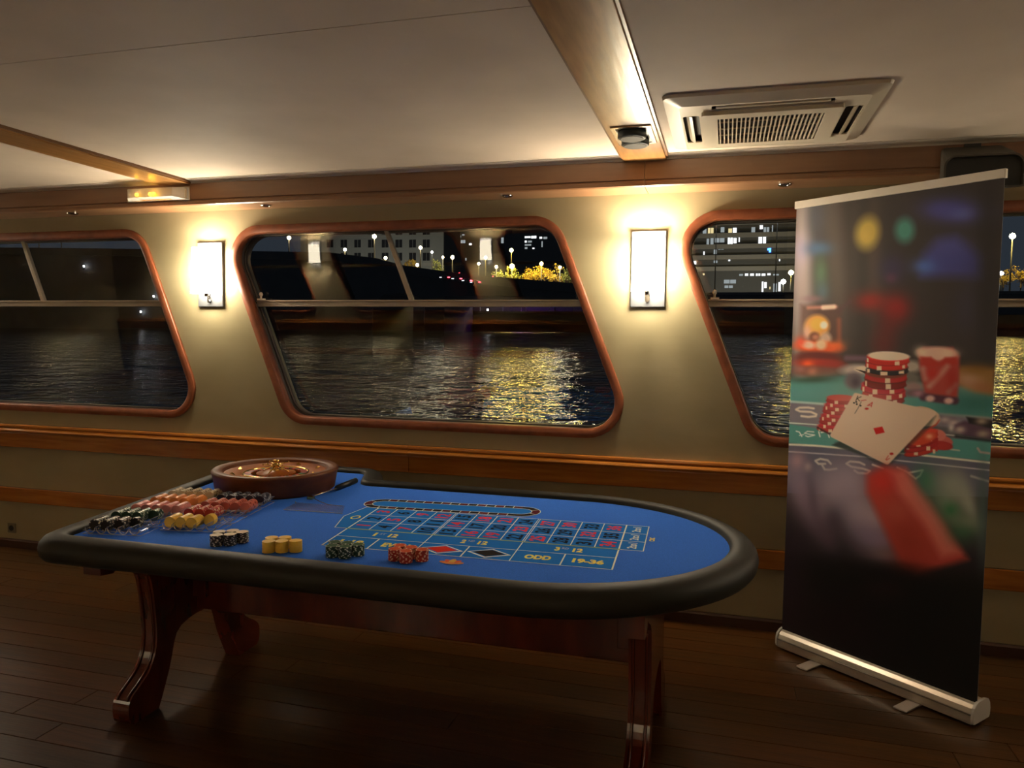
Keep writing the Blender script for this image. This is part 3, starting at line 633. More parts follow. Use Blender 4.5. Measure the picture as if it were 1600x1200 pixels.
# ------------------------------------------------------------------ clear racks of chips
RA10 = math.radians(10); RO = Vector((-2.012, -1.777))
def RK(u, v): return (RO.x+u*math.cos(RA10)-v*math.sin(RA10), RO.y+u*math.sin(RA10)+v*math.cos(RA10))
ACR = clear('clear_acrylic', (.98, .985, .99), .07, .02, haze=.02)
EDGE = clear('acrylic_edge', (.92, .95, .98), .25, .05, haze=.35)
def rack_parts():
    m = MB(); n = 8; ch = .0385; r = .0205; L = .100; pts = []
    for k in range(5):
        cx = .0195+ch*k
        for i in range(n+1):
            a = PI+PI*i/n; pts.append((cx+r*.93*math.cos(a), .0245+r*math.sin(a)*1.0))
    K = len(pts); m.add([(x, y, z) for y in (.004, L) for x, z in pts], [(i, i+1, K+i+1, K+i) for i in range(K-1)], 0, True)
    for y in (.001, L+.003): m.add([(-.003, y, .001), (.196, y, .001), (.196, y, .014), (-.003, y, .014)], [(0, 1, 2, 3)])
    e = MB()
    e.tube([(-.004, .001, .002), (.197, .001, .002), (.197, L+.003, .002), (-.004, L+.003, .002)], .0012, 5, closed=True)
    e.tube([(-.004, .001, .013), (.197, .001, .013), (.197, L+.003, .024), (-.004, L+.003, .016)], .0008, 4, closed=True)
    for k in range(5):
        cx = .0195+ch*k; e.tube([(cx+.017*math.cos(PI+PI*i/8), .004, .0215+.018*math.sin(PI+PI*i/8)) for i in range(9)], .0016, 5)
    for k in range(6): e.tube([(.0003+ch*k, .004, .0245), (.0003+ch*k, L, .0245)], .0007, 4)
    return m.mesh('tray', ACR), e.mesh('edge', EDGE)
RT, RE = rack_parts()
cols = [(0, 0, ['black', 'green', 'pink', 'amber', 'cream']), (.222, .078, ['yellow', 'red', 'salmon', 'navy'])]
ordn = ['nearest', 'second', 'third', 'fourth', 'farthest']
desc = {'black': 'black spotted', 'green': 'green spotted', 'pink': 'pink', 'amber': 'orange', 'cream': 'cream spotted', 'yellow': 'yellow', 'red': 'dark red spotted', 'salmon': 'salmon-red spotted', 'navy': 'navy and white'}
stuff = MB(); smats = []; 
fill = {'black': [18, 18, 14, 6, 0], 'green': [20, 20, 20, 10, 0], 'pink': [20]*5, 'amber': [20]*5, 'cream': [20]*5, 'yellow': [17, 17, 15, 7, 0], 'red': [20, 20, 20, 0, 0], 'salmon': [20]*5, 'navy': [20]*5}
rollvert = {}
def roll_dir(v):   # chip on its edge: axis along the rack channel
    return v
for u0, v0, cs in cols:
    for r_, c in enumerate(cs):
        v = v0+r_*.1205; x, y = RK(u0, v); t = empty('chip_rack', (x, y, TZ+.0005), rz=RA10)
        tag(t, 'clear acrylic five-channel rack holding %s chips' % desc[c], 'chip rack', 'clear racks of chips beside the wheel'); link('tray', RT, t); link('edge', RE, t)
        for k in range(5):
            cu = u0+.0195+.0385*k; n = fill[c][k]; back = (c in ('black', 'green', 'red'))
            for j in range(n):
                vv = v+.088-j*CHT*1.03 if back or c == 'yellow' and k == 3 else v+.016+j*CHT*1.03
                if c == 'yellow' and k < 3: vv = v+.010+j*CHT*1.03+.012
                px, py = RK(cu, vv); pz = TZ+.0245+(.0005*math.sin(j*1.7))
                if c in ('yellow', 'black'):
                    o = link('casino_chip', CM['ebony' if c == 'black' else c], loc=(px, py, pz)); o.rotation_euler = (PI/2, random.random()*6.28, RA10); o.rotation_mode = 'XYZ'
                    o.matrix_world = Matrix.Translation((px, py, pz)) @ Matrix.Rotation(RA10, 4, 'Z') @ Matrix.Rotation(PI/2, 4, 'X') @ Matrix.Rotation(random.random()*6.28, 4, 'Z')
                    tag(o, '%s on edge in the %s channel of its rack' % (DESC[c], ['first', 'second', 'third', 'fourth', 'fifth'][k]), 'chip', '%s chips on edge in the %s channel' % (c, ['first', 'second', 'third', 'fourth', 'fifth'][k]))
                else:
                    if c not in rollvert: rollvert[c] = len(smats); smats += cmats(c)[:2]
                    b = rollvert[c]; n_ = 16; a0_ = random.random()*6.28; ring0 = []; Rz = Matrix.Rotation(RA10, 3, 'Z')
                    for dv in (0, CHT*.9):
                        for i in range(n_):
                            a = a0_+2*PI*i/n_; ring0.append(Vector((px, py, pz))+Rz @ Vector((CHR*math.cos(a), dv, CHR*math.sin(a))))
                    for i in range(n_):
                        i2 = (i+1) % n_; stuff.add([ring0[i], ring0[i2], ring0[n_+i2], ring0[n_+i]], [(0, 1, 2, 3)], b+(1 if (i % 4 == 0) else 0))
                    for q in (0, 1): stuff.add(ring0[q*n_:(q+1)*n_], [tuple(range(n_))], b)
me = bpy.data.meshes.new('rack_chips'); me.from_pydata(stuff.v, [], stuff.f)
for x in smats: me.materials.append(x)
me.polygons.foreach_set('material_index', stuff.m)
link('rack_chips', me, label='rows of green, pink, orange, cream, red and navy chips on edge in clear racks', cat='chips', kind='stuff')

# ------------------------------------------------------------------ croupier's rake and its clear blade
t = empty('chip_rake', (-1.47, -1.16, TZ)); tag(t, "croupier's rake with clear blade, brass neck and black handle, beside the wheel", 'rake')
def rkv(m): m.v = [(x+1.47, y+1.16, z-TZ) for x, y, z in m.v]; return m
rkv(MB().tube([(-1.566, -.735, TZ+.016), (-1.568, -.80, TZ+.014), (-1.573, -.895, TZ+.012)], [.012, .013, .011], 12)).build('handle', BLACKP, t)
rkv(MB().tube([(-1.573, -.895, TZ+.012), (-1.588, -1.075, TZ+.010)], .0028, 8)).build('neck', mat('pale_brass', (230, 210, 170), .25, metal=.8), t)
rkv(MB().box((-1.600, -1.088, TZ+.002), (-1.578, -1.062, TZ+.014))).build('ferrule', BR_, t, bevel=.002)
rkv(MB().tube([(-1.585, -1.078, TZ+.010), (-1.525, -1.120, TZ+.006), (-1.47, -1.150, TZ+.003), (-1.405, -1.152, TZ+.003)], .0016, 6)).build('wire', mat('silver_wire', (200, 200, 205), .25, metal=.8), t)
bl = [(-1.589, -1.272, TZ+.002), (-1.350, -1.257, TZ+.002), (-1.395, -1.155, TZ+.003), (-1.60, -1.16, TZ+.003)]
rkv(MB().add(bl+[(x, y, z+.003) for x, y, z in bl], [(0, 1, 2, 3), (4, 5, 6, 7), (0, 1, 5, 4), (1, 2, 6, 5), (2, 3, 7, 6), (3, 0, 4, 7)])).build('blade', clear('blade_plastic', (1., 1., 1.), .03, .25), t)
rkv(MB().tube([bl[0], bl[1]], .0014, 6)).build('blade_edge', mat('lit_edge', (225, 230, 240), .2), t)
rkv(MB().lathe([(.001, 0), (.004, .002), (.001, .006)], (-1.603, -1.165, TZ+.003), 8)).build('screw', CHROME, t)

# ================================================================== roll-up banner
BA = Vector((.269, -.200)); BB = Vector((.914, -.742)); bd = (BB-BA); BWID = bd.length; brz = math.atan2(bd.y, bd.x)
ban = empty('banner_stand', (*((BA+BB)/2), 0), rz=brz); tag(ban, 'tall roll-up banner printed with cards and poker chips, on an aluminium base', 'banner')
H_ = BWID/2
# base extrusion: rounded cassette
BP = [(-.062, .010), (-.066, .022), (-.066, .052), (-.060, .068), (-.046, .080), (-.030, .086), (.022, .086), (.042, .078), (.054, .062), (.058, .040), (.056, .018), (.050, .008), (-.050, .008)]
SILV = mat('anodised_aluminium', (206, 196, 180), .34, metal=.65)
MB().prism([(a+.045, b) for a, b in BP], lambda a, b: (-H_+.008, a, b), lambda a, b: (H_-.012, a, b)).build('base_cassette', SILV, ban)
MB().tube([(-H_+.01, -.022, .047), (H_-.012, -.022, .047)], .003, 6).build('base_groove', mat('groove_grey', (120, 112, 100), .4, metal=.5), ban)
for sx in (-H_, H_-.012): MB().prism([(a*1.05+.045, .004+b*1.02) for a, b in BP], lambda a, b: (sx, a, b), lambda a, b: (sx+.011, a, b)).build('end_cap', mat('silver_plastic', (186, 182, 176), .35), ban, bevel=.002)
for fx in (-H_+.20, H_-.22):
    MB().box((fx-.026, -.115, .001), (fx+.026, .175, .008)).build('foot', mat('foot_grey', (168, 158, 148), .5), ban, bevel=.002)
MB().tube([(0, .034, .07), (0, .034, 1.98)], .0095, 10).build('support_pole', STEEL, ban)
MB().box((-H_+.003, .003, 1.962), (H_-.002, .022, 1.994)).build('top_bar', mat('white_top_bar', (222, 212, 198), .35), ban, bevel=.002)
# ---- the printed sheet: a fine grid whose vertices carry the ink colours of the print
NS, NT = 300, 680
s_, t_ = np.meshgrid(np.linspace(0, 1, NS), np.linspace(0, 1, NT))
def homog(src, dst):
    A = []; b = []
    for (x, y), (u, v) in zip(src, dst):
        A += [[x, y, 1, 0, 0, 0, -u*x, -u*y], [0, 0, 0, x, y, 1, -v*x, -v*y]]; b += [u, v]
    return np.append(np.linalg.solve(np.array(A, float), np.array(b, float)), 1).reshape(3, 3)
HM = homog([(0, 0), (1, 0), (1, 1), (0, 1)], [(1237, 316), (1566, 272), (1528, 1108), (1218, 988)])   # drawing coordinates of the artwork
w_ = HM[2, 0]*s_+HM[2, 1]*t_+1; X = (HM[0, 0]*s_+HM[0, 1]*t_+HM[0, 2])/w_; Y = (HM[1, 0]*s_+HM[1, 1]*t_+HM[1, 2])/w_
IMG = np.zeros((NT, NS, 3)); IMG[:] = (62, 54, 50)
def over(m, c): 
    global IMG
    m = np.clip(m, 0, 1)[..., None]; IMG = IMG*(1-m)+np.array(c, float)*m
def gb(cx, cy, sx, sy, c, a=1., ang=0.):
    k, q = math.cos(math.radians(ang)), math.sin(math.radians(ang)); dx, dy = X-cx, Y-cy; u, v = dx*k+dy*q, -dx*q+dy*k
    over(a*np.exp(-.5*((u/sx)**2+(v/sy)**2)), c)
def el(cx, cy, rx, ry, c, w=1.2, ang=0., a=1.):
    k, q = math.cos(math.radians(ang)), math.sin(math.radians(ang)); dx, dy = X-cx, Y-cy; u, v = dx*k+dy*q, -dx*q+dy*k
    over(a*np.clip(.5-(np.sqrt((u/rx)**2+(v/ry)**2)-1)*min(rx, ry)/w, 0, 1), c)
def pdist(P):
    d = np.full(X.shape, 1e9); ins = np.zeros(X.shape, bool); n = len(P)
    for i in range(n):
        (x0, y0), (x1, y1) = P[i-1], P[i]; ex, ey = x1-x0, y1-y0; t = np.clip(((X-x0)*ex+(Y-y0)*ey)/(ex*ex+ey*ey+1e-9), 0, 1)
        d = np.minimum(d, np.hypot(X-x0-t*ex, Y-y0-t*ey)); c = (y0 > Y) != (y1 > Y); xi = (x1-x0)*(Y-y0)/(y1-y0+1e-9)+x0; ins ^= c & (X < xi)
    return np.where(ins, -d, d)
def po(P, c, w=1.2, a=1.): over(a*np.clip(.5-pdist(P)/w, 0, 1), c)
def ln(P, wd, c, w=1.2, a=1.):
    d = np.full(X.shape, 1e9)
    for (x0, y0), (x1, y1) in zip(P[:-1], P[1:]):
        ex, ey = x1-x0, y1-y0; t = np.clip(((X-x0)*ex+(Y-y0)*ey)/(ex*ex+ey*ey+1e-9), 0, 1); d = np.minimum(d, np.hypot(X-x0-t*ex, Y-y0-t*ey))
    over(a*np.clip(.5-(d-wd/2)/w, 0, 1), c)
# blurred upper background
gb(1247, 430, 11, 160, (196, 172, 158), 1.); gb(1244, 385, 10, 22, (190, 170, 210), .5); gb(1246, 470, 12, 50, (160, 140, 135), .7)
gb(1272, 330, 16, 30, (86, 88, 96), .8); gb(1300, 400, 14, 110, (112, 96, 84), .75, -4); gb(1330, 380, 8, 90, (88, 76, 66), .4)
gb(1272, 381, 15, 8, (84, 112, 150), .9); gb(1276, 420, 8, 20, (98, 124, 92), .9); gb(1279, 450, 8, 12, (96, 116, 124), .7)
gb(1360, 380, 8, 60, (96, 80, 66), .6); gb(1362, 420, 10, 60, (86, 72, 62), .5)
el(1350, 357, 18, 25, (196, 164, 78), 16, 8); gb(1346, 362, 8, 10, (214, 182, 92), .6); el(1409, 354, 15, 19, (78, 138, 120), 14)
gb(1490, 325, 34, 14, (78, 76, 136), 1., 4); gb(1500, 330, 16, 7, (98, 100, 158), .7); gb(1465, 322, 16, 9, (80, 78, 144), .7)
po([(1440, 392), (1462, 370), (1490, 366), (1512, 384), (1530, 400), (1530, 430), (1436, 428)], (74, 74, 134), 22); gb(1440, 412, 13, 9, (80, 106, 172), .95); gb(1520, 408, 12, 18, (74, 72, 128), .6); gb(1483, 380, 22, 12, (84, 84, 142), .5)
gb(1390, 415, 16, 16, (64, 54, 96), .6); gb(1388, 430, 7, 6, (110, 60, 86), .5)
gb(1356, 466, 18, 11, (152, 44, 34), .95); gb(1396, 478, 16, 15, (164, 36, 32), .95); gb(1385, 505, 14, 26, (120, 40, 36), .6, 20); gb(1378, 538, 14, 16, (112, 44, 38), .6)
gb(1510, 480, 18, 30, (68, 62, 76), .6); gb(1540, 420, 14, 200, (48, 44, 42), .7)
# whisky glass
po([(1262, 470), (1310, 474), (1310, 580), (1240, 578), (1244, 470)], (104, 72, 62), 10, .8)
gb(1264, 461, 12, 4, (150, 108, 108), .7); ln([(1256, 475), (1300, 474)], 5, (196, 130, 110), 5); ln([(1280, 475), (1297, 474)], 7, (246, 204, 176), 4); ln([(1304, 482), (1322, 466)], 5, (98, 66, 66), 6, .6)
ln([(1305, 495), (1306, 540)], 6, (168, 90, 64), 6, .7)
el(1270, 505, 20, 19, (226, 156, 80), 7); el(1272, 501, 13, 10, (226, 176, 76), 6); el(1281, 503, 6, 6, (238, 218, 190), 4); gb(1254, 515, 5, 9, (226, 176, 150), .9)
el(1266, 521, 8, 7, (132, 78, 58), 5); el(1268, 522, 5, 4, (190, 120, 90), 4); el(1284, 525, 9, 10, (206, 168, 140), 7)
el(1272, 538, 38, 10, (226, 92, 48), 6, 4); el(1256, 534, 11, 6, (242, 190, 160), 5, 10); el(1277, 534, 9, 8, (226, 190, 150), 6); gb(1300, 535, 10, 5, (236, 112, 56), .8); gb(1244, 529, 6, 6, (240, 90, 60), .9)
el(1272, 556, 37, 11, (112, 50, 44), 6, 3); el(1274, 565, 38, 8, (176, 56, 42), 6, 3); gb(1256, 565, 7, 5, (240, 96, 46), .95); gb(1294, 564, 12, 4, (160, 56, 48), .8)
el(1271, 577, 37, 9, (132, 76, 62), 6, 2); gb(1263, 577, 6, 5, (206, 124, 96), .8); gb(1244, 573, 6, 4, (176, 110, 100), .7)
# teal table
po([(1200, 586), (1270, 590), (1350, 582), (1460, 600), (1560, 604), (1560, 700), (1540, 730), (1215, 690), (1200, 600)], (84, 146, 134), 7)
gb(1320, 596, 50, 12, (100, 152, 142), .7); gb(1520, 630, 40, 16, (52, 104, 94), .8); gb(1250, 612, 26, 9, (110, 156, 152), .5); gb(1262, 590, 30, 4, (60, 80, 62), .8)
# blurred objects beyond
ln([(1318, 556), (1350, 557)], 9, (112, 84, 92), 6); el(1335, 575, 26, 9, (186, 166, 152), 7); el(1330, 592, 15, 13, (112, 98, 100), 8); gb(1333, 596, 6, 7, (62, 52, 62), .8)
el(1418, 571, 20, 10, (176, 160, 140), 8); el(1420, 590, 16, 10, (112, 106, 96), 8); el(1425, 603, 16, 7, (150, 120, 112), 6); el(1430, 613, 24, 6, (112, 82, 88), 6)
po([(1492, 576), (1500, 572), (1552, 576), (1552, 618), (1520, 612), (1494, 600)], (150, 108, 56), 9); gb(1512, 595, 16, 10, (190, 146, 120), .8, 20); gb(1535, 606, 16, 6, (160, 102, 66), .7, 12); gb(1525, 575, 22, 6, (128, 88, 32), .7)
po([(1430, 545), (1440, 540), (1486, 541), (1497, 556), (1494, 620), (1480, 630), (1444, 622), (1436, 580)], (176, 70, 58), 6)
el(1462, 551, 30, 11, (220, 176, 150), 6, 3); gb(1436, 547, 7, 6, (232, 206, 170), .8); gb(1480, 550, 10, 5, (232, 200, 170), .7); po([(1436, 556), (1452, 556), (1464, 566), (1474, 557), (1492, 557), (1493, 568), (1438, 572)], (184, 56, 44), 5)
ln([(1478, 572), (1450, 602)], 9, (190, 132, 112), 7); ln([(1440, 575), (1444, 590)], 9, (186, 130, 112), 7); ln([(1490, 600), (1480, 612)], 8, (170, 110, 96), 6); gb(1485, 590, 6, 14, (170, 40, 32), .7); gb(1454, 582, 8, 8, (196, 40, 34), .7, 40)
ln([(1440, 619), (1490, 626)], 12, (84, 50, 62), 5); el(1451, 622, 7, 5, (212, 172, 160), 4); el(1480, 626, 7, 5, (214, 172, 160), 4); gb(1433, 614, 6, 4, (200, 140, 150), .6)
# bands and printed letters of the pictured table
po([(1215, 624), (1290, 630), (1560, 655), (1560, 690), (1300, 672), (1215, 658)], (124, 116, 122), 3); po([(1400, 660), (1560, 676), (1560, 690), (1400, 680)], (98, 92, 92), 4)
ln([(1215, 623), (1285, 629)], 3.5, (180, 196, 184), 2.5); ln([(1440, 644), (1552, 655)], 4, (130, 140, 132), 4); ln([(1215, 657), (1275, 662)], 1.8, (216, 220, 200)); ln([(1470, 679), (1552, 688)], 2, (196, 184, 166), 1.5)
def letterS(cx, cy, w, h, sk, wd, c, bl=1.6):
    pts = [(-.95, -.55), (-.6, -.95), (.2, -.95), (.6, -.65), (.45, -.3), (-.0, -.1), (.4, .1), (.9, .45), (.7, .85), (0, 1), (-.6, .85), (-.8, .5)]
    ln([(cx+x*w+sk*y*h, cy+y*h) for x, y in pts], wd, c, bl)
LT = (222, 204, 182)
ln([(1265.6, 635.6), (1257, 634), (1243, 634), (1237.5, 637), (1244, 640), (1261, 641), (1270, 645), (1269, 648), (1257, 649), (1246, 647.5)], 3.4, LT, 1.8)
ln([(1238, 671.5), (1243, 673), (1247, 680)], 1.8, (232, 232, 214)); ln([(1243, 678.5), (1250, 677)], 1.4, (232, 232, 214)); ln([(1266, 673), (1256, 672), (1251, 675), (1261, 677), (1267.5, 678), (1257, 680.6), (1253, 679)], 1.7, (232, 232, 214)); ln([(1274, 673), (1276, 680.5)], 2, (232, 232, 214)); ln([(1278, 674), (1285, 672.5), (1289, 676), (1291, 682)], 1.9, (232, 232, 214))
po([(1215, 691), (1310, 700), (1400, 706), (1560, 724), (1560, 780), (1215, 770)], (94, 92, 106), 2)
ln([(1215, 692), (1270, 695), (1320, 700), (1400, 707), (1545, 725)], 3.2, (226, 218, 190), 1.6); ln([(1215, 703), (1345, 713), (1420, 722), (1545, 737)], 2., (196, 186, 184), 1.5)
po([(1295, 694), (1310, 688), (1365, 722), (1350, 712), (1312, 700)], (36, 48, 44), 3, .9); po([(1400, 706), (1440, 700), (1452, 708), (1420, 712)], (40, 66, 62), 4, .8)
ln([(1294, 724), (1289, 718.5), (1277, 716), (1269, 719), (1274, 724), (1285, 724)], 3.2, (214, 204, 184), 2); ln([(1280, 726), (1284, 733), (1292, 733.5), (1303, 732)], 3.2, (206, 196, 180), 2.2)
ln([(1348, 726), (1340, 722), (1325, 720.5), (1319, 724), (1327, 729), (1345, 732), (1357, 736), (1352, 740), (1338, 739), (1332, 735)], 3.2, (212, 200, 182), 2)
ln([(1361, 726), (1378, 732)], 3, (206, 196, 182), 2); ln([(1400, 731), (1415, 738), (1429, 749)], 2.8, (206, 196, 178), 2); ln([(1418, 739.5), (1440, 735.5), (1436, 744), (1429, 749)], 2.8, (206, 196, 178), 2)
ln([(1526, 702), (1530, 708), (1544, 710)], 3.4, (190, 160, 150), 2.4); ln([(1516, 746), (1545, 755)], 3.4, (176, 168, 160), 3); ln([(1483, 703), (1497, 705)], 2.2, (200, 190, 160), 1.8)
# stacks of chips
def chipel(cx, cy, rx, ry, h, body, top, spots, ang=2., tw=.25):
    k = math.radians(ang)
    el(cx, cy+h, rx, ry, tuple(v*.55 for v in body), 1.2, ang); po([(cx-rx, cy), (cx+rx, cy+rx*2*math.sin(k)*.5), (cx+rx, cy+h), (cx-rx, cy+h)], body, 1); el(cx, cy+h*.9, rx, ry, body, 1.2, ang)
    for s in spots:
        a = PI*s; x = cx+rx*math.cos(a)*.97; y = cy+ry*math.sin(a); wq = rx*tw*max(.35, abs(math.sin(a)))
        po([(x-wq/2, y), (x+wq/2, y), (x+wq/2, y+h*.95), (x-wq/2, y+h*.95)], (226, 196, 160), 1)
    el(cx, cy, rx, ry, tuple(min(255, v*1.06+8) for v in body) if top is None else top, 1.2, ang)
RD = (176, 44, 42); DRD = (120, 34, 30)
for i, (cx, cy) in enumerate(((1377, 616), (1378, 608), (1376, 599))): chipel(cx, cy, 34 if i else 33, 8, 8, [(140, 40, 40), RD, (186, 40, 48)][i], None, [(.3, .8), (.42, .72, .2), (.35, .62, .88)][i], 3)
el(1352, 575, 21, 6, (222, 200, 170), 2, 4); po([(1333, 574), (1352, 583), (1352, 578)], (34, 28, 28), 1)
chipel(1380, 590, 33, 8, 9, DRD, (90, 44, 34), (.45, .9), 3); chipel(1381, 581, 33, 8, 8, RD, (120, 60, 44), (.47,), 3)
chipel(1383, 571, 33, 7.5, 6, (44, 42, 42), None, (.25, .55, .88), 3, .35); chipel(1382, 563, 33, 7, 7, (200, 50, 38), None, (.18, .62, .9), 3); chipel(1384, 555, 33.5, 7.5, 7, (196, 46, 36), None, (.35, .95), 2); el(1385.5, 553.5, 33.5, 7.2, (230, 204, 174), 1.2, 3)
for i in range(9):
    cx = 1296+i*1.8+(2 if i % 3 == 1 else 0); cy = 664-i*5.6; chipel(cx, cy, 24, 5, 5.4, [RD, (190, 40, 48), (160, 38, 38)][i % 3], (196, 70, 62) if i == 8 else None, [(.55, .85), (.4, .75), (.62,)][i % 3], 3)
ln([(1272, 666), (1290, 676), (1302, 677)], 2.4, (60, 24, 24), 2)
el(1470, 690, 17, 9, (196, 96, 84), 1.6, 10); el(1470, 697, 17, 7, (170, 44, 40), 1.6, 8); el(1463, 680, 13, 9, (206, 116, 100), 1.6, 10); po([(1460, 688), (1484, 694), (1482, 702), (1462, 704)], (180, 52, 46), 1.5)
for i in range(4): chipel(1437, 699-i*7, 26, 6.5, 7, [(186, 52, 40), RD, (170, 40, 34), (196, 60, 40)][i], None, [(.6, .2), (.35, .8), (.55,), (.3, .7)][i], -12)
el(1440, 686, 22, 8.5, (206, 74, 44), 1.6, -16); gb(1450, 682, 4, 3, (236, 180, 140), .8)
el(1441, 650, 27, 15, (214, 176, 142), 1.4, 14); ln([(1466, 656), (1460, 664), (1448, 670)], 2.5, (192, 70, 52), 1.5); el(1440, 652, 22, 11, (220, 184, 150), 3, 14); ln([(1428, 645), (1430, 650)], 1.6, (90, 60, 50), 1.2)
po([(1466, 650), (1490, 654), (1500, 664), (1470, 662)], (110, 90, 98), 6, .8); gb(1474, 656, 6, 3.5, (190, 168, 160), .9); gb(1488, 661, 6, 3.5, (196, 170, 160), .9)
po([(1490, 664), (1505, 658), (1552, 668), (1552, 690), (1505, 682), (1488, 672)], (88, 62, 76), 5); po([(1508, 652), (1552, 658), (1552, 672), (1512, 662)], (34, 30, 32), 4); gb(1532, 659, 7, 4, (168, 142, 116), .95); gb(1498, 672, 6, 4, (204, 178, 156), .9); gb(1534, 679, 7, 4, (180, 154, 128), .9); gb(1484, 669, 3, 4, (220, 200, 184), .8); ln([(1492, 682), (1545, 690)], 5, (32, 34, 36), 4, .8)
# the two cards
CARD = round_poly([(1331, 611), (1464, 643), (1385, 727), (1291, 680)], 4, 4)
po([(1300, 690), (1384, 733), (1450, 668), (1460, 650)], (40, 50, 46), 5, .55)
po(CARD, (222, 190, 160), 1.3); gb(1345, 640, 40, 26, (230, 202, 176), .5)
po([(1362, 668), (1376, 665.5), (1380, 675), (1366, 678)], (206, 36, 32), 1.2)
ln([(1333.5, 624), (1336.5, 616.5)], 1.1, (30, 24, 24), .9); ln([(1342, 617.5), (1335.5, 620.5), (1339.5, 624.5)], 1., (30, 24, 24), .9)
for x, y, r in ((1330.5, 627.5, 1.5), (1334, 626, 1.5), (1335, 629.5, 1.5), (1341, 632, 1.5)): el(x, y, r, r*.8, (28, 24, 24), .8)
ln([(1342, 626), (1337, 636), (1332, 644)], .8, (70, 54, 48), .9); ln([(1342, 624), (1350, 623)], 1, (190, 60, 50), 1); ln([(1352, 632), (1360, 627), (1358, 634)], 1.2, (200, 52, 46), 1); ln([(1354, 632), (1359, 631)], 1, (200, 52, 46), 1); el(1351, 637, 3, 1.6, (190, 40, 36), 1.2)
el(1391, 709, 3, 2, (196, 40, 36), 1.2); ln([(1382, 718), (1386, 712)], 1.2, (200, 60, 52), 1); ln([(1383, 719), (1388, 716)], 1.2, (200, 60, 52), 1)
# blurred chips in the foreground, fading to black
over(np.clip((Y-745-(X-1220)*.03)/90, 0, 1)*.75, (40, 32, 38)); over(np.clip((Y-850-(X-1230)*.06)/60, 0, 1), (24, 19, 20))
_gb, _po = gb, po
K_ = lambda c: tuple(min(255, v*1.22) for v in c)
gb = lambda cx, cy, sx, sy, c, a=1., ang=0.: _gb(cx, cy, sx*1.06, sy*1.06, K_(c), a, ang)
po = lambda P, c, w=1.2, a=1.: _po(P, K_(c), w, a)
gb(1240, 720, 9, 10, (150, 116, 116), .9); gb(1250, 770, 16, 34, (128, 108, 120), .9, -22); gb(1268, 800, 12, 26, (104, 84, 94), .9, -22); gb(1285, 830, 10, 24, (76, 60, 68), .8, -22); gb(1257, 729, 4, 5, (190, 160, 150), .6)
gb(1300, 765, 22, 26, (128, 112, 120), .95, -20); gb(1325, 755, 22, 24, (134, 118, 126), .9, -20); gb(1338, 800, 22, 34, (128, 112, 122), .95, -25); gb(1362, 815, 14, 22, (138, 120, 128), .9, -28); gb(1370, 845, 26, 15, (112, 96, 114), .9, 20); gb(1385, 870, 22, 9, (104, 84, 84), .85, 10)
gb(1265, 775, 6, 30, (74, 62, 72), .6, -10); gb(1300, 815, 10, 16, (50, 40, 52), .5)
ring_ = [(1352, 742), (1380, 728), (1412, 732), (1440, 770), (1476, 820), (1512, 878), (1470, 890), (1432, 900), (1404, 880), (1376, 820), (1352, 770)]
po(ring_, (150, 56, 46), 14, .97); po([(1385, 735), (1412, 735), (1440, 772), (1500, 868), (1470, 874), (1440, 820), (1402, 770)], (176, 96, 84), 16, .85); gb(1378, 752, 14, 14, (172, 40, 34), .7); gb(1420, 845, 18, 26, (124, 44, 32), .7, -30); gb(1400, 800, 14, 12, (150, 70, 56), .6); gb(1420, 890, 20, 9, (92, 32, 26), .7, 15)
gb(1446, 752, 10, 16, (40, 92, 66), .9, -20); gb(1478, 790, 16, 30, (88, 106, 84), .9, -35); gb(1488, 762, 16, 22, (124, 124, 108), .9, -45); gb(1512, 790, 9, 30, (130, 128, 112), .9, -20); gb(1484, 800, 8, 8, (42, 92, 56), .8); gb(1504, 832, 16, 14, (50, 80, 54), .8); gb(1512, 818, 18, 8, (110, 112, 92), .6, 10); gb(1535, 800, 6, 60, (64, 80, 74), .7)
gb, po = _gb, _po
over(np.clip((Y-858-(X-1218)*.105)/36, 0, 1)*np.clip((1215+6-X)/1+400, 0, 1)*.94, (17, 17, 16)); gb(1230, 930, 22, 70, (46, 28, 40), .8); gb(1290, 985, 70, 45, (32, 19, 22), .8, 20); gb(1380, 925, 24, 14, (38, 24, 26), .7)
BG = np.array((1.10, 1.14, 1.20))
rgb = np.clip(IMG*BG/255., 0, 1); rgb = np.where(rgb <= .04045, rgb/12.92, ((rgb+.055)/1.055)**2.4)
wd0, wd1, zt, zb = BWID, BWID, 1.966, .080
vx = (s_-.5)*(BWID-.016)*1.0; vz = zt+(zb-zt)*t_; vy = .012+.003*np.sin(s_*7+t_*2)*np.sin(t_*PI)
co = np.stack([vx, vy, vz], -1).reshape(-1, 3); idx = np.arange(NS*NT).reshape(NT, NS)
qd = np.stack([idx[:-1, :-1], idx[1:, :-1], idx[1:, 1:], idx[:-1, 1:]], -1).reshape(-1, 4)
me = bpy.data.meshes.new('printed_sheet'); me.vertices.add(len(co)); me.vertices.foreach_set('co', co.ravel()); me.loops.add(qd.size); me.loops.foreach_set('vertex_index', qd.ravel())
me.polygons.add(len(qd)); me.polygons.foreach_set('loop_start', np.arange(0, qd.size, 4)); me.update(calc_edges=True)
ca = me.color_attributes.new('ink', 'FLOAT_COLOR', 'POINT'); ca.data.foreach_set('color', np.concatenate([rgb.reshape(-1, 3), np.ones((NS*NT, 1))], 1).ravel().astype('f'))
PM = bpy.data.materials.new('printed_vinyl'); PM.use_nodes = True; N = PM.node_tree.nodes; b = N['Principled BSDF']; an = N.new('ShaderNodeVertexColor'); an.layer_name = 'ink'
PM.node_tree.links.new(an.outputs[0], b.inputs['Base Color']); b.inputs['Roughness'].default_value = .5; b.inputs['Specular IOR Level'].default_value = .3
me.materials.append(PM); sh = link('printed_sheet', me, ban, label='printed picture of cards, poker chips and blurred lights')
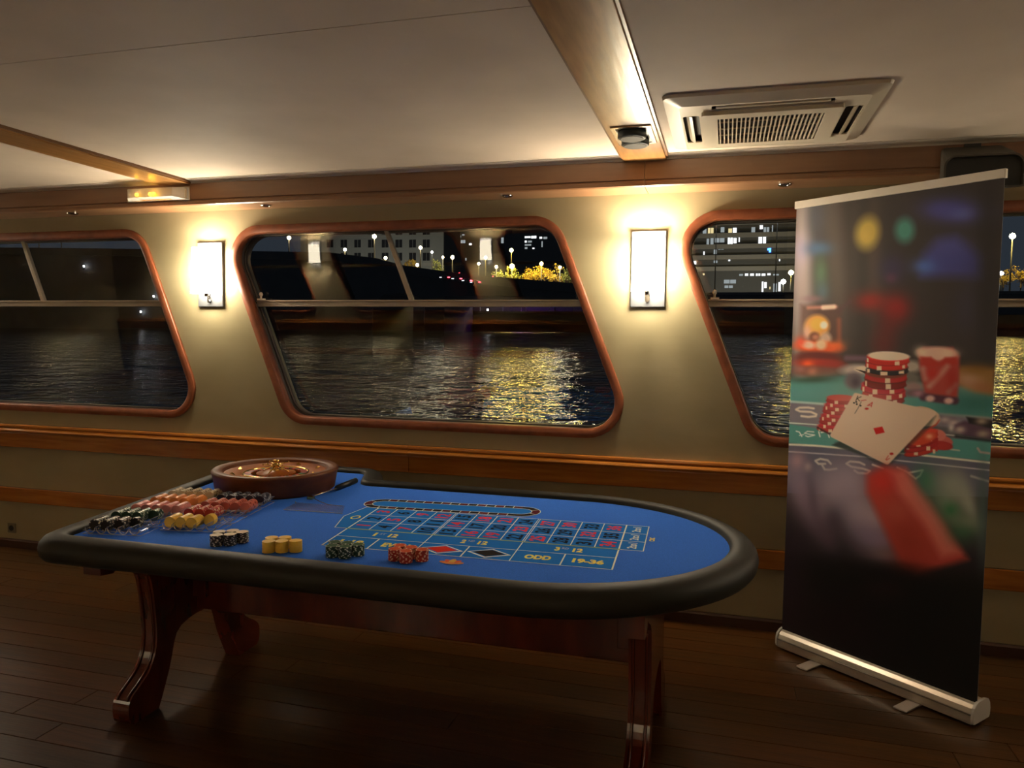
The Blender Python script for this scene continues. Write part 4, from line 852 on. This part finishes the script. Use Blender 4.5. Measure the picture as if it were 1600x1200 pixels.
for p in (me.polygons,): me.polygons.foreach_set('use_smooth', np.ones(len(qd), bool))
MB().box((-H_+.009, .0165, .085), (H_-.009, .0175, 1.964)).build('sheet_backing', mat('grey_backing', (150, 150, 148), .7), ban)

# ================================================================== outside: river, bridge, far bank, city
TILT = .028                                  # the boat lists a little: the river plane rises away from the windows
def wz(y): return -1.0+TILT*y                # height of the water at depth y
WAT = bpy.data.materials.new('river_water'); WAT.use_nodes = True; N = WAT.node_tree.nodes; L = WAT.node_tree.links; b = N['Principled BSDF']
b.inputs['Base Color'].default_value = (.006, .009, .010, 1); b.inputs['Roughness'].default_value = .055; b.inputs['IOR'].default_value = 1.33
tc = N.new('ShaderNodeTexCoord'); mp = N.new('ShaderNodeMapping'); mp.inputs['Scale'].default_value = (1, 1.25, 1); L.new(tc.outputs['Object'], mp.inputs[0])
prev = None
for sc, st, ds in ((.30, 1., .20), (1.0, 1., .26), (3.0, 1., .035)):
    n = N.new('ShaderNodeTexNoise'); n.inputs['Scale'].default_value = sc; n.inputs['Detail'].default_value = 3; L.new(mp.outputs[0], n.inputs['Vector'])
    bp = N.new('ShaderNodeBump'); bp.inputs['Strength'].default_value = st; bp.inputs['Distance'].default_value = ds
    pw = N.new('ShaderNodeMath'); pw.operation = 'POWER'; pw.inputs[1].default_value = 2.0; L.new(n.outputs['Fac'], pw.inputs[0]); L.new(pw.outputs[0], bp.inputs['Height'])
    if prev: L.new(prev.outputs[0], bp.inputs['Normal'])
    prev = bp
L.new(prev.outputs[0], b.inputs['Normal'])
MB().add([(-300, .6, wz(.6)), (200, .6, wz(.6)), (200, 113.5, wz(113.5)), (-300, 113.5, wz(113.5))], [(0, 1, 2, 3)]).build('river', WAT, label='dark rippled river water glittering with street light', cat='water', kind='stuff')
STONE = mat('quay_stone', (74, 70, 66), .8, noise=(.6, (56, 54, 52), 4)); DST = mat('dark_stone', (46, 46, 46), .85, noise=(.4, (36, 36, 38), 4)); LAND = mat('dark_ground', (30, 30, 26), .9)
# quay wall of coursed panels along the far bank
qy = 113.; ql = at(640, 480, qy).x; qr = at(1610, 480, qy).x; qt = at(850, 458, qy).z; qb = wz(qy)-.4
quay = empty('quay_wall', ((ql+qr)/2, qy, 0)); tag(quay, 'long dark stone quay wall along the far bank', 'quay')
def off(m, o): m.v = [(x-o.location.x, y-o.location.y, z-o.location.z) for x, y, z in m.v]; return m
off(MB().box((ql-60, qy, qb), (qr+20, qy+2, qt-.35)), quay).build('wall_face', DST, quay)
off(MB().box((ql-60, qy-.25, qt-.35), (qr+20, qy+2.2, qt)), quay).build('coping', STONE, quay)
off(MB().box((ql-60, qy-1.2, qb), (qr+20, qy, wz(qy)+.55)), quay).build('footing', STONE, quay)
x = ql+2
while x < qr: off(MB().box((x, qy-.25, qb), (x+.7, qy, qt-.35)), quay).build('buttress', DST, quay); x += 7.3
MB().box((-260, qy+2.2, qt-.6), (200, 560, qt-.1)).build('bank_ground', LAND, label='dark ground of the far bank behind the quay wall', cat='ground', kind='stuff')
# landing pontoon moored under the quay
p0, p1 = at(712, 480, 108), at(905, 480, 108); pt = empty('landing_pontoon', (p0.x, 108, 0)); tag(pt, 'low landing pontoon with pale edge moored below the quay', 'pontoon')
zt_ = at(800, 487, 108).z
off(MB().box((p0.x, 106, wz(107)-.2), (p1.x+14, 110, zt_-.28)), pt).build('hull', DST, pt); off(MB().box((p0.x-.3, 105.8, zt_-.28), (p1.x+14, 110.2, zt_)), pt).build('deck', STONE, pt)
for k in range(9): off(MB().box((p0.x+1+3.6*k, 105.9, zt_), (p0.x+1.12+3.6*k, 106.0, zt_+1.0)), pt).build('post', STEEL, pt)
off(MB().box((p0.x, 105.9, zt_+.95), (p1.x+13, 106, zt_+1.02)), pt).build('handrail', STONE, pt)
# road bridge
BY = 92.; pr = [(-260, 392), (250, 399), (517, 405), (590, 414), (630, 425), (684, 433), (745, 441), (900, 454)]; top = [at(u, v, BY) for u, v in pr]
low = [(900, 466), (760, 462), (700, 463), (662, 468), (645, 461), (625, 458), (600, 460), (583, 472), (582, 524), (250, 530), (-260, 540)]; bot = [at(u, v, BY) for u, v in low]
br = empty('road_bridge', (top[2].x, BY, 0)); tag(br, 'dark arched road bridge sloping down to the far bank', 'bridge')
poly = [(p.x, p.z) for p in top]+[(p.x, p.z) for p in bot]
off(MB().prism(poly, lambda a, c: (a, BY, c), lambda a, c: (a, BY+14, c)), br).build('span', DST, br)
for yy in (BY-.3, BY+13.8):
    m = MB(); m.prism([(p.x, p.z+.9) for p in top]+[(p.x, p.z-.2) for p in reversed(top)], lambda a, c, yy=yy: (a, yy, c), lambda a, c, yy=yy: (a, yy+.3, c)); off(m, br).build('parapet', DST, br)
m = MB(); a_, b_ = at(660, 470, BY), at(690, 520, BY); off(m.box((a_.x, BY+1, b_.z-1), (b_.x, BY+13, at(680, 455, BY).z)), br).build('pier', DST, br)
# ---- buildings
FAC = mat('pale_render', (96, 100, 98), .9); DARKW = mat('dark_pane', (20, 21, 23), .7, spec=.1); CONC = mat('dark_concrete', (66, 68, 68), .9); CONC2 = mat('balcony_concrete', (112, 112, 108), .9)
GW = glow('window_white', (.92, .96, 1.), .35); GY = glow('window_yellow', (1., .8, .40), .16); GD = glow('window_dim', (.8, .88, .9), .07); GB = glow('sign_blue', (.05, .22, 1.), 1.2)
y = 165.; a_, b_ = at(470, 440, y), at(693, 352, y)
bl_ = empty('apartment_block', (a_.x, y, 0)); tag(bl_, 'pale apartment block with rows of dark square windows behind the bridge', 'building')
hs = []; ws = []
for v in (360.5, 380.5, 401):
    for k in range(9):
        c = at(494+21.5*k, v, y); hs.append([(c.x-.9, c.z-.95), (c.x+.9, c.z-.95), (c.x+.9, c.z+.95), (c.x-.9, c.z+.95)]); ws.append(c)
off(MB().prism([(a_.x, qt-.1), (b_.x, qt-.1), (b_.x, b_.z), (a_.x, b_.z)], lambda p, q: (p, y, q), lambda p, q: (p, y+.4, q), holes=hs), bl_).build('facade', FAC, bl_)
off(MB().box((a_.x, y+.42, qt-.1), (b_.x, y+12, b_.z)), bl_).build('body', DARKW, bl_)
for c in ws:
    f = off(MB().box((c.x-.9, y+.15, c.z-.95), (c.x+.9, y+.3, c.z+.95)), bl_).build('window', DARKW, bl_)
    off(MB().box((c.x-.03, y+.10, c.z-.95), (c.x+.03, y+.15, c.z+.95)), bl_).build('mullion', FAC, f)
def block(name, y, u0, u1, v1, lab, mt, lits, floors, depth=14, slab=.35, zb_=None):
    a, b2 = at(u0, 400, y), at(u1, v1, y); e = empty(name, (a.x, y, 0)); tag(e, lab, 'building')
    off(MB().box((a.x, y, qt-.1), (b2.x, y+depth, b2.z)), e).build('body', mt, e)
    for v in floors:
        z = at((u0+u1)/2, v, y).z; off(MB().box((a.x, y-1.1, z-slab), (b2.x, y, z+slab)), e).build('balcony', CONC2, e)
    for (x0, x1, v0, v1_, g) in lits:
        p, q = at(x0, v1_, y-.05), at(x1, v0, y-.05)
        w = off(MB().box((p.x, y-.12, p.z), (q.x, y-.02, q.z)), e).build('window', g, e)
        if x1-x0 > 6: off(MB().box(((p.x+q.x)/2-.06, y-.16, p.z), ((p.x+q.x)/2+.06, y-.12, q.z)), e).build('mullion', CONC, w)
    return e
block('office_tower', 480., 795, 905, 340, 'tall dark office tower with a patch of white lit windows, right of the bridge', CONC,
      [(820, 829, 369, 372, GW), (830, 838, 368.5, 372.5, GW), (843, 847, 370, 373, GW), (849, 855, 370, 373.5, GD), (820, 823, 376, 379, GW), (825, 831, 376, 379, GD), (820, 830, 381.5, 384, GD), (820, 824, 386, 389, GD), (832, 835, 387, 389, GW), (846, 848, 377, 386, GD), (790, 793, 396, 398, GD)], [], slab=.2)
block('dark_block', 400., 690, 790, 346, 'dark block with scattered faint lights, behind the bridge lamps', mat('dark_wall', (44, 46, 50), .9), [(716, 720, 368, 371, GW), (722, 726, 366, 368, GD), (720, 727, 375, 380, GD), (733, 737, 380, 383, GW), (783, 787, 371, 380, GD), (692, 697, 394, 396, GD), (727, 729, 403, 407, GD)], [])
block('riverside_building', 180., 1050, 1290, 342, 'wide riverside building with balcony slabs and scattered lit windows, seen in the right window', CONC,
      [(1098, 1104, 357, 365, GD), (1106, 1115, 356, 366, GY), (1126, 1132, 355, 363, GD), (1138, 1144, 357, 364, GY), (1145, 1151, 356, 365, GW), (1174, 1180, 355, 364, GD), (1187, 1192, 352, 358, GW), (1193, 1202, 355, 364, GD), (1206, 1208, 352, 362, GD),
       (1104, 1108, 373, 382, GD), (1110, 1115, 371, 382, GD), (1117, 1132, 372, 379, GD), (1137, 1145, 371, 382, GW), (1146, 1151, 372, 380, GW), (1154, 1156, 371, 378, GW), (1185, 1191, 369, 381, GW), (1192, 1197, 369, 381, GW),
       (1099, 1101, 393, 398, GW), (1115, 1120, 390, 397, GD), (1122, 1131, 388, 390, GD), (1083, 1088, 408, 413, GW), (1115, 1121, 407, 411, GD), (1138, 1141, 405, 408, GW), (1217, 1219, 405, 408, GW), (1098, 1101, 427, 430, GY),
       (1155, 1161, 428, 431, GD), (1164, 1169, 427.5, 431, GW), (1172, 1178, 427.5, 431, GW), (1181, 1188, 427.5, 431, GW), (1190, 1196, 427.5, 431, GW), (1199, 1204, 427, 430, GW), (1208, 1217, 428, 430.5, GD),
       (1190, 1193, 440, 456, GW), (1194, 1198, 441, 450, GW), (1202, 1204, 448, 452, GY), (1208, 1214, 443, 456, GD), (1216, 1220, 441, 455, GW), (1131, 1150, 437, 443, GD), (1132, 1145, 446, 450, GD)],
      [347.5, 367.5, 385, 402, 420], slab=.5)
for (u, v, y_, lab) in ((693, 373, 399.98, 'small blue illuminated sign on the dark block'), (1203, 391, 179.98, 'small blue illuminated sign on the riverside building')):
    c = at(u, v, y_); r = y_/1183*3; o = MB().box((c.x-r*.5, y_-.1, c.z-r), (c.x+r*.5, y_, c.z+r)).box((c.x-r*1.2, y_-.1, c.z), (c.x+r*.3, y_, c.z+r*.9)).build('illuminated_sign', GB, label=lab, cat='sign')
# ---- lamps of the far bank
GL = {'w': glow('lamp_white', (1., .76, .38), 17), 'y': glow('lamp_yellow', (1., .68, .12), 55), 'r': glow('lamp_red', (1., .03, .04), 5), 'p': glow('lamp_purple', (.42, .08, 1.), 60), 'n': glow('lamp_neutral', (.95, .97, 1.), 9)}
POLE = mat('lamp_post', (70, 70, 66), .6)
def zdeck(x):
    for p, q in zip(top[:-1], top[1:]):
        if p.x <= x <= q.x: return p.z+(q.z-p.z)*(x-p.x)/(q.x-p.x)
    return top[0].z
def street(u, v, y, g, r, vb, lab, gr='street lamps on the far bank', light=0, name='street_lamp', cat='street lamp'):
    if vb is not None and vb < 0: y = BY-.4
    c = at(u, v, y); wall = vb is not None and vb < 0; zb_ = c.z-.5 if wall else (qt-.1 if y > 113 else (zt_ if 104.5 < y < 110.1 and v > 460 else zdeck(c.x))); e = empty(name, (c.x, y, zb_)); tag(e, lab, cat, gr); h = c.z-zb_
    MB().lathe([(.02, h-r), (r*.75, h-r*.6), (r, h), (r*.75, h+r*.6), (.02, h+r)], (0, 0, 0), 8).build('globe', GL[g], e)
    MB().tube([(0, 0, 0), (0, 0, h-r)], [.12, .07], 6).build('post', POLE, e)
    if light:
        l = bpy.data.lights.new('outdoor_glow', 'POINT'); l.energy = light*.075; l.color = {'y': (1., .72, .22)}.get(g, (1., .84, .55)); l.shadow_soft_size = .9; o = bpy.data.objects.new('outdoor_glow', l); COL.objects.link(o); o.parent = e; o.location = (0, -1.2, h)
SL = [(451.5, 371.5, 92, 'w', .26, 399, 'leftmost street lamp on the bridge', 0), (539, 390, 92, 'w', .22, 406, 'street lamp on the bridge below the pale block, second from the left', 0), (585, 369.5, 93, 'w', .30, 413, 'tallest bright street lamp on the bridge, left of the window divider', 0),
      (602.5, 403, 92, 'w', .22, 416, 'low street lamp on the bridge beside the window divider', 0), (657, 387, 100, 'w', .26, 430, 'street lamp right of the window divider, upper', 0), (675, 394, 104, 'n', .18, 431, 'small white street lamp between two larger ones on the bridge', 0),
      (652, 414, 106, 'w', .24, 428, 'street lamp beside the small yellow tree', 2600), (692, 402, 114.5, 'w', .2, 433, 'street lamp on a lit post at the bridge end', 1500), (707, 402, 104, 'w', .28, 436, 'bright street lamp above the red car lights', 0), (748, 412, 114.5, 'w', .22, 441, 'street lamp left of the red signal', 0),
      (758.6, 402.6, 125, 'y', .26, 441, 'yellow street lamp under the mirrored wall lamp', 0), (775.5, 417, 118, 'w', .24, 445, 'pale street lamp above the red signal', 1500), (799, 391, 128, 'y', .34, 446, 'upper of two yellow street lamps on one line', 0), (800, 416, 122, 'y', .42, 446, 'lower, largest yellow street lamp on the bank', 4200),
      (846, 412, 120, 'y', .30, 448, 'yellow street lamp above the brightest tree', 5200), (875, 417.6, 118, 'w', .24, 450, 'rightmost street lamp in the middle window', 3800), (762, 484, 107, 'n', .14, 509, 'tiny white light low on the pontoon', 0),
      (1236, 426, 160, 'y', .5, 462, 'yellowish lamp at the banner edge in the right window', 0), (1224, 440, 160, 'n', .5, 462, 'white lamp beside the lit entrance', 0), (1582, 369, 120, 'y', .42, 425, 'tall yellow street lamp right of the banner', 5200), (1565, 427, 124, 'n', .3, 440, 'small white lamp right of the banner', 0)]
for (u, v, y_, g, r, vb, lab, li) in SL: street(u, v, y_, g, r, vb, lab, light=li)
# lamps standing beyond the frame edge whose light the river still mirrors
for (u, v, y_, r) in ((95, 346, 98, .34), (60, 350, 98, .26), (480, 352, 98, .24), (1120, 335, 130, .35), (1215, 335, 130, .3)): street(u, v, y_, 'w' if u < 1000 or u > 1500 else 'n', r, 480, 'tall street lamp hidden above the window top, mirrored in the river', gr='lamps hidden above the windows')
for (u, v, lab) in ((717.5, 429, 'red light above the passing cars on the bridge'), (770, 434, 'red traffic signal left of the lit trees'), (884, 451, 'red light at the right edge of the middle window')): street(u, v, 116 if u > 760 else 100, 'r', .26, v+10, lab, gr='red signals', name='traffic_signal', cat='signal')
street(814, 465, 107, 'p', .30, 482, 'purple light on the pontoon mirrored in the river', gr=None, name='purple_lamp', cat='lamp')
for i, (u, v, g) in enumerate(((131, 416, 'n'), (240, 463, 'n'), (220, 487, 'n'))): street(u, v, 95, g, .12, -1, 'faint white light in the left window, %s of three' % ['upper', 'middle', 'lowest'][i], gr='faint lights in the left window')
# cars on the bridge
def car(u, v, y, l, lab):
    c = at(u, v, y); e = empty('car', (c.x, y, c.z), label=lab, cat='car', group='cars on the bridge ramp'); h = l*.17
    MB().prism([(-l/2, 0), (l/2, 0), (l/2, h), (l*.30, h*1.1), (l*.16, h*2), (-l*.24, h*2), (-l*.38, h*1.1), (-l/2, h)], lambda a, z: (a, 0, z), lambda a, z: (a, 1.7, z)).build('body', mat('car_paint', (150, 120, 110), .3), e, bevel=.05)
    for x in (-l*.3, l*.3): MB().lathe([(.3, -.05), (.3, .18)], (x, 0, 0), 12, axis='y').build('wheel', BLACKP, e)
    for x, g in ((-l/2, 'n'), (l/2-.12, 'r')): MB().box((x, -.12, h*.45), (x+.30, -.01, h*.85)).build('light', GL[g] if g == 'r' else GW, e)
    for x in (-.18*l, .02*l): MB().box((x, -.03, h*1.15), (x+.16*l, -.005, h*1.8)).build('window', DARKW, e)
for k, (u, v) in enumerate(((694, 433.5), (713, 435.5), (729, 438.5), (742, 441))): car(u, v+1, 96, 1.3 if k % 3 else 1.0, ['leftmost car on the bridge ramp', 'second car on the bridge ramp, under the red light', 'third car on the bridge ramp', 'rightmost car on the bridge ramp'][k]) if 0 else car(u, v+1.5, 90.5, 1.25, ['leftmost car on the bridge ramp', 'second car on the bridge ramp, under the red light', 'third car on the bridge ramp', 'rightmost car on the bridge ramp'][k])
# trees lit by the street lamps
LEAF = mat('lamplit_leaf', (150, 128, 40), .8); LEAFG = mat('green_leaf', (92, 98, 40), .8); BARK = mat('bark', (60, 48, 34), .9)  # the yellow leaves carry street lamplight in their colour
def tree(u, v, y, w, h, lab, mt, n=420):
    c = at(u, v, y); e = empty('tree', (c.x, y, qt), label=lab, cat='tree', group='trees on the far bank'); m = MB(); hz = c.z-qt
    cl = [(random.gauss(0, .36)*w, random.gauss(0, .3)*w, random.gauss(0, .30)*h) for _ in range(14)]
    for i in range(n):
        q = random.choice(cl); p = Vector((q[0]+random.gauss(0, .14)*w, q[1]+random.gauss(0, .14)*w, hz+q[2]+random.gauss(0, .12)*h)); a = Vector((random.gauss(0, 1), random.gauss(0, 1), random.gauss(0, 1))).normalized(); t2 = a.orthogonal().normalized(); s = random.uniform(.10, .2)
        m.add([p+a*s, p+t2*s*.6, p-a*s, p-t2*s*.6], [(0, 1, 2, 3)])
    m.build('foliage', mt, e, kind='stuff'); tr = MB(); tr.tube([(0, 0, 0), (.1, 0, hz*.5), (0, 0, max(hz, .5))], [.18, .14, .08], 6)
    for q in cl[:5]: tr.tube([(.05, 0, max(hz*.6, .2)), (q[0]*.8, q[1]*.8, hz+q[2]*.8)], [.07, .03], 5)
    tr.build('trunk', BARK, e)
for a in ((643, 416, 116, 1.4, 1.8, 'small yellow tree beside the bridge lamp', LEAF), (684, 420, 116, 1.6, 2.4, 'dim olive tree at the bridge end', LEAFG), (786, 434, 122, 2.0, 1.6, 'first lit tree right of the red signal', LEAFG), (806, 433, 123, 2.0, 2.0, 'olive tree under the largest yellow lamp', LEAFG), (828, 432, 122, 2.2, 2.0, 'yellow-green tree left of the brightest one', LEAF),
          (850, 426, 122, 2.4, 2.2, 'brightest yellow tree on the bank', LEAF), (870, 430, 120, 2.0, 2.6, 'yellow-green tree right of the brightest one', LEAF), (886, 436, 120, 1.6, 2.0, 'dark tree at the right edge of the middle window', LEAFG), (1567, 436, 122, 1.8, 1.7, 'yellow tree left of the tall lamp, right of the banner', LEAF), (1595, 433, 122, 2.2, 1.9, 'yellow tree right of the tall lamp, at the frame edge', LEAF)): tree(*a)

# unseen point lights with no lamp body, added to brighten the building fronts
for (u, v, y, e) in ((505, 428, 150, 420), (580, 428, 150, 420), (660, 432, 150, 420), (1120, 452, 165, 500), (1190, 452, 165, 500)):
    l = bpy.data.lights.new('outdoor_glow', 'POINT'); l.energy = e; l.color = (1., .9, .75); l.shadow_soft_size = 1.2; o = bpy.data.objects.new('outdoor_glow', l); COL.objects.link(o); o.location = at(u, v, y)
